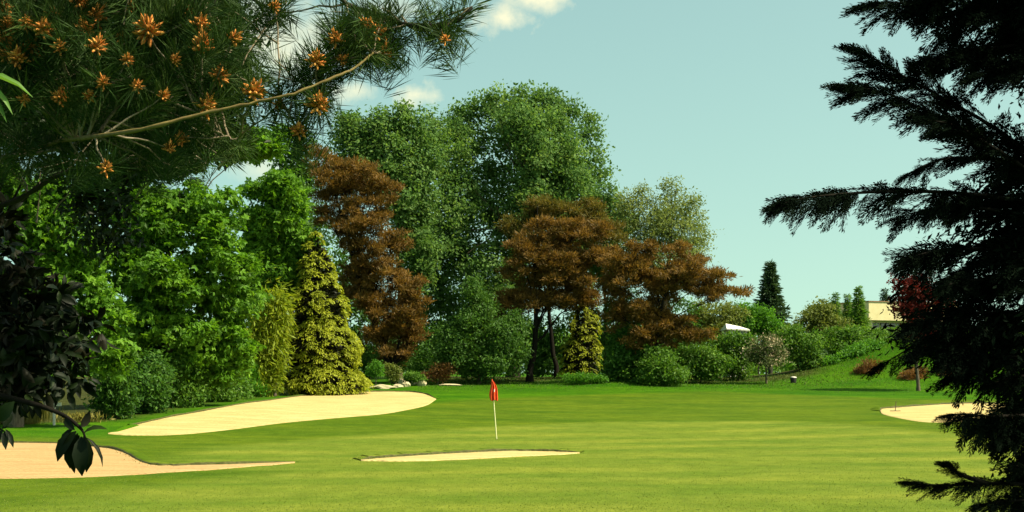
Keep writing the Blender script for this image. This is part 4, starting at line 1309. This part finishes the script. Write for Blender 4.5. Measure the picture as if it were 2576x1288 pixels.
# the rest of the tree: branches all round the trunk, kept short where the photograph shows the mass ending
edge_v = np.array([-1500, -300, 0, 150, 240, 330, 430, 600, 640, 700, 800, 900, 950, 1010, 1080, 1300, 1600])
edge_u = np.array([2560, 2420, 2470, 2600, 2680, 2640, 2480, 2420, 2365, 2310, 2280, 2300, 2450, 2560, 2600, 2610, 2600])
k = 0
for z in np.arange(1.15, 10.2, .145):
    v = V0 - F * (z - EYE) / CY
    reach = (CU - np.interp(v, edge_v, edge_u)) * CY / F
    for rep in range(2):
        phi = rngc.uniform(0, 2 * math.pi)
        full = 1.9 * max(0.15, 1 - max(z - 3, 0) / 8.5) * rngc.uniform(.75, 1.1)
        c = -math.cos(phi)                                 # >0: towards the left of the picture
        R = full if c < .05 else min(full, max(reach, .15) / max(c, .25))
        d = np.array([math.cos(phi), math.sin(phi), 0])
        b0 = np.array([cx, CY, z])
        if c > .05: R *= .86
        pth = [b0, b0 + d * R * .35 + np.array([0, 0, .06 * R]), b0 + d * R * .7 + np.array([0, 0, .02 * R]), b0 + d * R + np.array([0, 0, -.10 * R])]
        conifer_branch(pth, min(.28, R * .5 + .08), 40, 600 + k, 1.0, .55)
        k += 1

# dense inner foliage round the trunk
n = 75000
z = rngc.uniform(1.0, 9.6, n)
v = V0 - F * (z - EYE) / CY
reach = np.clip((CU - np.interp(v, edge_v, edge_u)) * CY / F, .15, 2) * .88
phi = rngc.uniform(0, 2 * math.pi, n)
c = -np.cos(phi)
full = 1.5 * np.clip(1 - np.maximum(z - 3, 0) / 8.5, .15, 1)
R = np.where(c < .05, full, np.minimum(full, reach / np.maximum(c, .3))) * np.sqrt(rngc.random(n))
Q = np.stack([cx + np.cos(phi) * R, CY + np.sin(phi) * R, z], -1)
T = np.stack([np.cos(phi), np.sin(phi), -.6 + 0 * phi], -1) + rngc.normal(0, .5, (n, 3))
s = rngc.uniform(.04, .07, n)
V, Fc = bake(*SLIV, frames(T, rngc.normal(0, 1, (n, 3))), Q, np.stack([s, s * .28, s], -1))
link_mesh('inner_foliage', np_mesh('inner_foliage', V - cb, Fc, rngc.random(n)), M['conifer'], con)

# ------------------------------------------------------------------ pine overhead at the left
PINEY = 6.2
pu = -330
px0 = (pu - U0) * PINEY / F
pbz = np.array([px0, PINEY, float(H0(np.array(px0), np.array(PINEY)))])
pine = empty('foreground_pine', pbz, 'near pine with orange pollen cones at the upper left', 'tree')
rngp = np.random.default_rng(501)
V, Fc = [], []
trunk_pts = curve_pts(pbz - np.array([0, 0, .2]), pbz + np.array([.2, .3, 9.0]), 14, .01, rngp)
tube(V, Fc, trunk_pts, np.linspace(.2, .05, 14), 10)
link_mesh('trunk', np_mesh('trunk', np.array(V) - pbz, np.array(Fc), smooth=True), M['bark'], pine)
BRANCHES = [([(-330, 420, 6.2), (-100, 420, 6.6), (60, 380, 6.4), (160, 352, 5.9), (250, 337, 5.4), (380, 318, 5.2), (510, 285, 5.2), (640, 258, 5.2), (740, 235, 5.2), (850, 190, 5.25), (905, 160, 5.3), (940, 132, 5.35)], .0095, 'twig'),
            ([(-330, 120, 6.2), (-100, 60, 6.1), (120, 40, 6.0), (260, 35, 6.0), (420, 15, 6.0), (560, -30, 6.0)], .020, 'greytwig'),
            ([(-330, -60, 6.2), (100, -120, 6.0), (500, -90, 5.8), (780, -40, 5.6), (890, 20, 5.6), (1000, 52, 5.55), (1080, 66, 5.5), (1150, 50, 5.5), (1188, 18, 5.5)], .016, 'darkbark'),
            ([(-330, 330, 6.3), (-60, 260, 6.4), (120, 210, 6.4), (300, 180, 6.3), (420, 170, 6.3), (540, 190, 6.3)], .016, 'greytwig'),
            ([(-330, 480, 6.3), (-100, 430, 6.2), (20, 395, 6.1), (150, 378, 6.1), (230, 340, 6.0)], .012, 'greytwig'),
            ([(250, 335, 5.7), (280, 290, 5.8), (320, 250, 5.9), (390, 262, 6.0)], .008, 'greytwig'),
            ([(500, 288, 5.5), (530, 320, 5.55), (570, 345, 5.6), (600, 350, 5.6)], .006, 'greytwig'),
            ([(740, 236, 5.4), (780, 205, 5.4), (800, 165, 5.4)], .006, 'darkbark'),
            ([(795, 215, 5.4), (798, 240, 5.4), (800, 262, 5.4)], .006, 'twig'),
            ([(700, 248, 5.42), (730, 290, 5.4), (750, 328, 5.4)], .005, 'twig'),
            ([(-330, 600, 6.5), (0, 520, 6.6), (150, 440, 6.6), (270, 420, 6.6), (400, 430, 6.6), (520, 400, 6.6)], .014, 'darkbark'),
            ([(560, -60, 6.1), (620, -20, 6.0), (690, 32, 5.9), (700, 36, 5.9)], .008, 'darkbark'),
            ([(1080, 66, 5.5), (1105, 80, 5.48), (1115, 98, 5.45)], .005, 'darkbark')]
br_pts = []
for pth, r0, mt in BRANCHES:
    pts = spline([P3(*p) for p in pth], 60)
    pts += np.convolve(rngp.normal(0, 1, 66), np.ones(7) / 7, 'same')[3:-3, None] * np.array([.006, .006, .012])
    V, Fc = [], []
    tube(V, Fc, pts, np.linspace(r0, r0 * .4, 60) * rngp.uniform(.8, 1.3, 60), 8)
    link_mesh('branch', np_mesh('branch', np.array(V) - pbz, np.array(Fc), smooth=True), M[mt], pine)
    br_pts.append(pts)
br_all = np.vstack(br_pts)


def brush_template(seed, n=110):
    """needles set round a shoot that runs along x from 0 to 1 (unit = 0.2 m)"""
    r = np.random.default_rng(seed)
    s = r.uniform(0.0, 1.0, n)
    a = r.uniform(0, 2 * math.pi, n)
    fw = r.uniform(.35, 1.1, n) + s * .3
    T = np.stack([fw, np.cos(a), np.sin(a)], -1) + r.normal(0, .1, (n, 3))
    L = r.uniform(.42, .68, n)
    P = np.stack([s, 0 * s, 0 * s], -1)
    V_, F_ = bake(*SLIV, frames(T, r.normal(0, 1, (n, 3))), P, np.stack([L, np.full(n, .018), L], -1))
    return V_, F_


BRUSH = [brush_template(i) for i in range(5)]
CONES = [(245, 38, 1), (210, 76, 1.1), (108, 72, 1), (370, 76, 1.35), (505, 60, .9), (508, 112, 1.1), (80, 120, 1), (45, 146, 1), (8, 100, 1.2), (245, 115, .9), (552, 190, .9), (640, 230, 1.1), (520, 265, 1.0),
         (795, 150, .85), (945, 86, 1.2), (968, 138, 1.0), (842, 96, .75), (800, 262, 1.0), (750, 328, .75), (152, 245, .9), (258, 206, .7), (200, 4, .8), (6, 20, 1), (455, 350, .7), (266, 422, .7), (412, 240, .6), (690, 16, .6), (880, 70, .6), (1118, 98, .5), (425, 372, .6), (66, 60, .8), (20, 62, .9), (150, 118, .7), (320, 150, .6), (440, 150, .6), (590, 95, .7), (345, 215, .6), (300, 95, .6), (222, 240, .6), (60, 250, .6), (700, 262, .6), (862, 150, .6), (915, 60, .7), (470, 30, .7), (130, 30, .7), (330, 20, .6), (20, 140, .9)]
shoots = []
for (u, v, s) in CONES:
    near = br_all[np.argmin(np.linalg.norm(br_all - P3(u, v, 5.5), axis=1))]
    y = float(np.clip(near[1] - rngp.uniform(0.0, .12), 5.3, 6.4))
    shoots.append((P3(u, v, y), unit(np.array([rngp.normal(.25, .4), rngp.uniform(-1.0, -.2), rngp.uniform(.2, 1.0)])), s))
n_cone = len(shoots)


def fill(n, u0, u1, v0, v1, y0, y1):
    for _ in range(n):
        u, v = rngp.uniform(u0, u1), rngp.uniform(v0, v1)
        d = unit(np.array([rngp.normal(.3, .6), rngp.normal(-.3, .6), rngp.normal(.25, .55)]))
        shoots.append((P3(u, v, rngp.uniform(y0, y1)), d, rngp.uniform(.8, 1.2)))


fill(120, -120, 600, -60, 250, 5.5, 6.8)
fill(90, -120, 470, 240, 430, 5.8, 7.2)
fill(60, -100, 620, -120, 60, 5.8, 7.0)
fill(22, 480, 640, 60, 200, 5.7, 6.6)
fill(16, 380, 600, 300, 400, 5.9, 6.6)
fill(10, 880, 990, 40, 150, 5.35, 5.6)
fill(70, -400, 300, -900, -150, 5.2, 7.5)
fill(60, -300, 900, -700, -120, 4.6, 7.5)
for (u, v, d) in [(690, 30, (-.5, -.2, .6)), (700, 30, (.9, 0, .1)), (640, 5, (-.4, 0, .6)), (720, 10, (.5, -.3, .7)), (1115, 98, (.1, -.2, -1)), (1110, 90, (.8, -.2, -.5)), (1150, 45, (.7, -.1, .6)), (1188, 15, (.6, -.2, .8)), (1060, 60, (-.2, -.2, -.9)), (1080, 55, (.2, 0, .9)), (1130, 62, (.9, -.2, -.2)),
                  (960, 120, (.7, -.3, -.5)), (930, 140, (.2, -.3, -.9)), (968, 110, (.8, -.2, .2)), (800, 262, (.6, -.3, -.6)), (800, 250, (-.3, -.3, -.8)), (750, 325, (.5, -.2, -.7)), (750, 320, (-.4, -.3, -.5)), (790, 160, (-.6, -.2, .5)), (840, 100, (.1, -.2, 1)), (870, 80, (-.4, -.2, .8)), (900, 100, (-.3, -.2, .9)), (700, 190, (-.8, 0, .2)), (740, 200, (.3, 0, .8)), (820, 190, (.3, -.2, .8)), (890, 165, (.3, -.2, -.8)),
                  (770, 180, (-.4, -.2, .3)), (850, 130, (.2, -.2, .5)), (690, 150, (-.5, -.1, .6)), (1010, 40, (.1, 0, 1)), (960, 20, (-.2, 0, .9)), (830, 30, (-.3, 0, .3))]:
    near = br_all[np.argmin(np.linalg.norm(br_all - P3(u, v, 5.5), axis=1))]
    shoots.append((P3(u, v, float(np.clip(near[1], 5.3, 6.2))), unit(np.array(d, float)), 1.0))
Vs, Fs, ts = [], [], []
off = 0
TV, TF = [], []
for i, (p, d, s) in enumerate(shoots):
    tv, tf = BRUSH[rngp.integers(0, 5)]
    reps = 2 if i < n_cone + 120 else 1
    for q in range(reps):
        dd = unit(d + rngp.normal(0, .5, 3) * q)
        ln = .20 * rngp.uniform(.85, 1.15)
        vv, ff = bake(tv, tf, frames(dd[None], rngp.normal(0, 1, (1, 3))), (p - dd * ln * .85)[None], np.array([ln]))
        Vs.append(vv); Fs.append(ff + off); off += len(vv)
        ts.append(np.clip(rngp.random() * .5 + rngp.random(len(ff)) * .5, 0, 1))
    # woody twig back towards the nearest branch
    j = np.argmin(np.linalg.norm(br_all - (p - d * .2), axis=1))
    tgt = br_all[j]
    if np.linalg.norm(tgt - p) > .4:
        tgt = p - d * .3
    tube(TV, TF, curve_pts(tgt, p, 6, .06, rngp), np.linspace(.0055, .0022, 6), 4)
link_mesh('needles', np_mesh('needles', np.vstack(Vs) - pbz, np.vstack(Fs), np.concatenate(ts)), M['needle'], pine)
link_mesh('twigs', np_mesh('twigs', np.array(TV) - pbz, np.array(TF), smooth=True), M['greytwig'], pine)['kind'] = 'stuff'


def cone_cluster(seed):
    """pollen cones: stubby spindles set like a star round the shoot tip"""
    r = np.random.default_rng(seed)
    V_, F_ = [], []
    n = 24
    for i in range(n):
        z = 1 - 1.5 * (i + .5) / n
        a = i * 2.399
        rr = math.sqrt(max(0, 1 - z * z))
        d = unit(np.array([z + .35, rr * math.cos(a), rr * math.sin(a)]) + r.normal(0, .12, 3))
        b = np.array([-.012 + .012 * z, 0, 0])
        L = r.uniform(.030, .046)
        tube(V_, F_, np.array([b + d * .008, b + d * (.008 + L * .35), b + d * (.008 + L * .75), b + d * (.008 + L)]), [.0035, .0068, .0058, .0008], 6)
    tube(V_, F_, np.array([(-.02, 0, 0), (.02, 0, 0), (.045, .002, .002), (.062, .004, .004)]), [.006, .006, .005, .001], 6)
    me = np_mesh('pollen_cones', np.array(V_), np.array(F_), r.random(len(F_)), smooth=True)
    me.materials.append(M['pollen'])
    return me


CL = [cone_cluster(i) for i in range(4)]
for i in range(n_cone):
    p, d, s = shoots[i]
    o = bpy.data.objects.new('pollen_cones', CL[i % 4])
    col.objects.link(o)
    o.parent = pine
    o.location = Vector(p - pbz)
    o.rotation_euler = Vector(d).to_track_quat('X', 'Z').to_euler()
    o.scale = (s * 1.02,) * 3

# ------------------------------------------------------------------ leathery-leaved tree hanging in at the left
MY = 6.8
mx_ = (-420 - U0) * MY / F
mb = np.array([mx_, MY, float(H0(np.array(mx_), np.array(MY)))])
mag = empty('leathery_tree', mb, 'dark leathery leaved tree hanging in along the left edge', 'tree')
rngm = np.random.default_rng(701)
V, Fc = [], []
tube(V, Fc, curve_pts(mb - np.array([0, 0, .2]), mb + np.array([.3, .2, 4.6]), 12, .02, rngm), np.linspace(.15, .04, 12), 9)
mlob = [(48, 765, 95, 122), (136, 830, 86, 106), (30, 900, 112, 100), (126, 935, 104, 70), (-80, 700, 160, 200), (-60, 950, 150, 90), (-110, 560, 120, 150)]
Cm, Rm = px_lobes([(a, b, c, d, 0, .55) for (a, b, c, d) in mlob], MY + .25)
for c in Cm:
    tube(V, Fc, curve_pts(mb + np.array([.12, .1, 1.2 + rngm.random() * 1.2]), c, 9, .05, rngm, sag=.08), np.linspace(.016, .004, 9), 5)
hang = spline([P3(*p) for p in [(-420, 900, 6.8), (-150, 960, 6.4), (60, 1010, 6.2), (150, 1040, 6.15), (200, 1075, 6.1), (215, 1100, 6.1)]], 40)
tube(V, Fc, hang, np.linspace(.02, .004, 40), 6)
hang2 = spline([P3(*p) for p in [(-420, 980, 6.8), (-150, 1040, 6.4), (-40, 1060, 6.2), (10, 1085, 6.1)]], 24)
tube(V, Fc, hang2, np.linspace(.016, .004, 24), 6)
link_mesh('trunk', np_mesh('trunk', np.array(V) - mb, np.array(Fc), smooth=True), M['conbark'], mag)
n = 620
Pc, Nc = clumps(Cm, Rm, n, rngm, .2, .2)
per = 6
idx = np.repeat(np.arange(n), per)
a = rngm.uniform(0, 2 * math.pi, n * per)
ax = unit(rngm.normal(0, 1, (n, 3)) + np.array([.4, -.4, -.1]))[idx]
e1 = unit(np.cross(ax, np.array([.2, .1, 1.0]))); e2 = np.cross(ax, e1)
T = ax * .6 + e1 * np.cos(a)[:, None] + e2 * np.sin(a)[:, None] + np.array([0, 0, -.35])
N = ax * .9 - (e1 * np.cos(a)[:, None] + e2 * np.sin(a)[:, None]) * .5 + np.array([0, 0, .5])
s = rngm.uniform(.06, .105, n * per)
Vl, Fl = bake(*BIGLEAF, frames(T, N), Pc[idx] + unit(T) * .02, np.stack([s, s * .38, s], -1))
link_mesh('crown', np_mesh('crown', Vl - mb, Fl, np.repeat(np.clip(rngm.random(n * per) ** 1.6, 0, 1), len(BIGLEAF[1])), smooth=True), M['magnolia'], mag)


def one_leaf(u0, v0, u1, v1, y, asp, nrm, t, parent, mat, name='leaf', bend=None, dy=0.0):
    a, b = P3(u0, v0, y), P3(u1, v1, y + dy)
    L = np.linalg.norm(b - a)
    tv = BIGLEAF[0].copy()
    if bend: tv[:, 2] -= bend * tv[:, 0] ** 2
    vv, ff = bake(tv, BIGLEAF[1], frames((b - a)[None], np.array([nrm], float)), np.zeros((1, 3)), np.array([[L, L * asp, L]]))
    me = np_mesh(name, vv, ff, np.full(len(ff), t), smooth=True)
    o = link_mesh(name, me, M[mat], parent)
    o.location = Vector(a - np.array(parent.location))
    return o


# the leaf cluster hanging over the orange sand, and the small one at the edge
for (u0, v0, u1, v1, asp, nrm, t) in [(205, 1098, 205, 1197, .42, (.1, -1, .1), .35), (200, 1095, 182, 1192, .42, (-.4, -1, .2), .15), (192, 1085, 140, 1160, .44, (-.3, -1, .4), .5), (210, 1095, 220, 1190, .30, (.7, -.8, .1), .25),
                                      (185, 1078, 150, 1130, .4, (-.6, -.8, .5), .2), (215, 1100, 262, 1172, .16, (.9, -.4, .5), .1), (208, 1092, 268, 1076, .34, (.1, -.6, 1), .95), (188, 1082, 160, 1052, .4, (-.2, -1, .3), .3), (205, 1075, 226, 1035, .5, (.2, 1, .3), .3), (196, 1090, 172, 1180, .38, (-.2, -1, .0), .6)]:
    one_leaf(u0, v0, u1, v1, 6.08, asp, nrm, t, mag, 'magnolia', dy=rngm.normal(0, .03))
for (u0, v0, u1, v1, asp, nrm, t) in [(8, 1080, -10, 1130, .4, (-.3, -1, .3), .3), (12, 1085, 14, 1130, .36, (.2, -1, .2), .2), (14, 1080, 34, 1125, .3, (.5, -.8, .3), .2), (10, 1075, 30, 1040, .5, (.2, -1, .4), .7), (4, 1080, 40, 1070, .4, (.1, -.5, 1), .5), (0, 1060, 34, 1010, .6, (.1, -1, .4), .9)]:
    one_leaf(u0, v0, u1, v1, 6.08, asp, nrm, t, mag, 'magnolia', dy=rngm.normal(0, .03))

# long strappy leaves at the upper left edge
lb_ = ground_pt(-420, 4.6)
lt = empty('long_leaf_shrub', lb_, 'long pale green leaves reaching in at the upper left edge', 'shrub')
V, Fc = [], []
tube(V, Fc, curve_pts(lb_ - np.array([0, 0, .1]), P3(-60, 215, 4.6), 14, .02, rngm), np.linspace(.03, .006, 14), 7)
link_mesh('stem', np_mesh('stem', np.array(V) - lb_, np.array(Fc), smooth=True), M['bark'], lt)
for (u0, v0, u1, v1, asp, nrm, t, bd) in [(-70, 196, 82, 214, .16, (.0, -.45, 1), .8, .14), (-60, 200, 36, 278, .16, (.5, -.7, .7), .95, .05), (-60, 205, 20, 300, .14, (.5, -.8, .4), .2, .05), (-64, 200, 60, 160, .15, (.1, -.6, 1), .5, .1)][:3]:
    one_leaf(u0, v0, u1, v1, 4.6, asp, nrm, t, lt, 'longleaf', bend=bd)
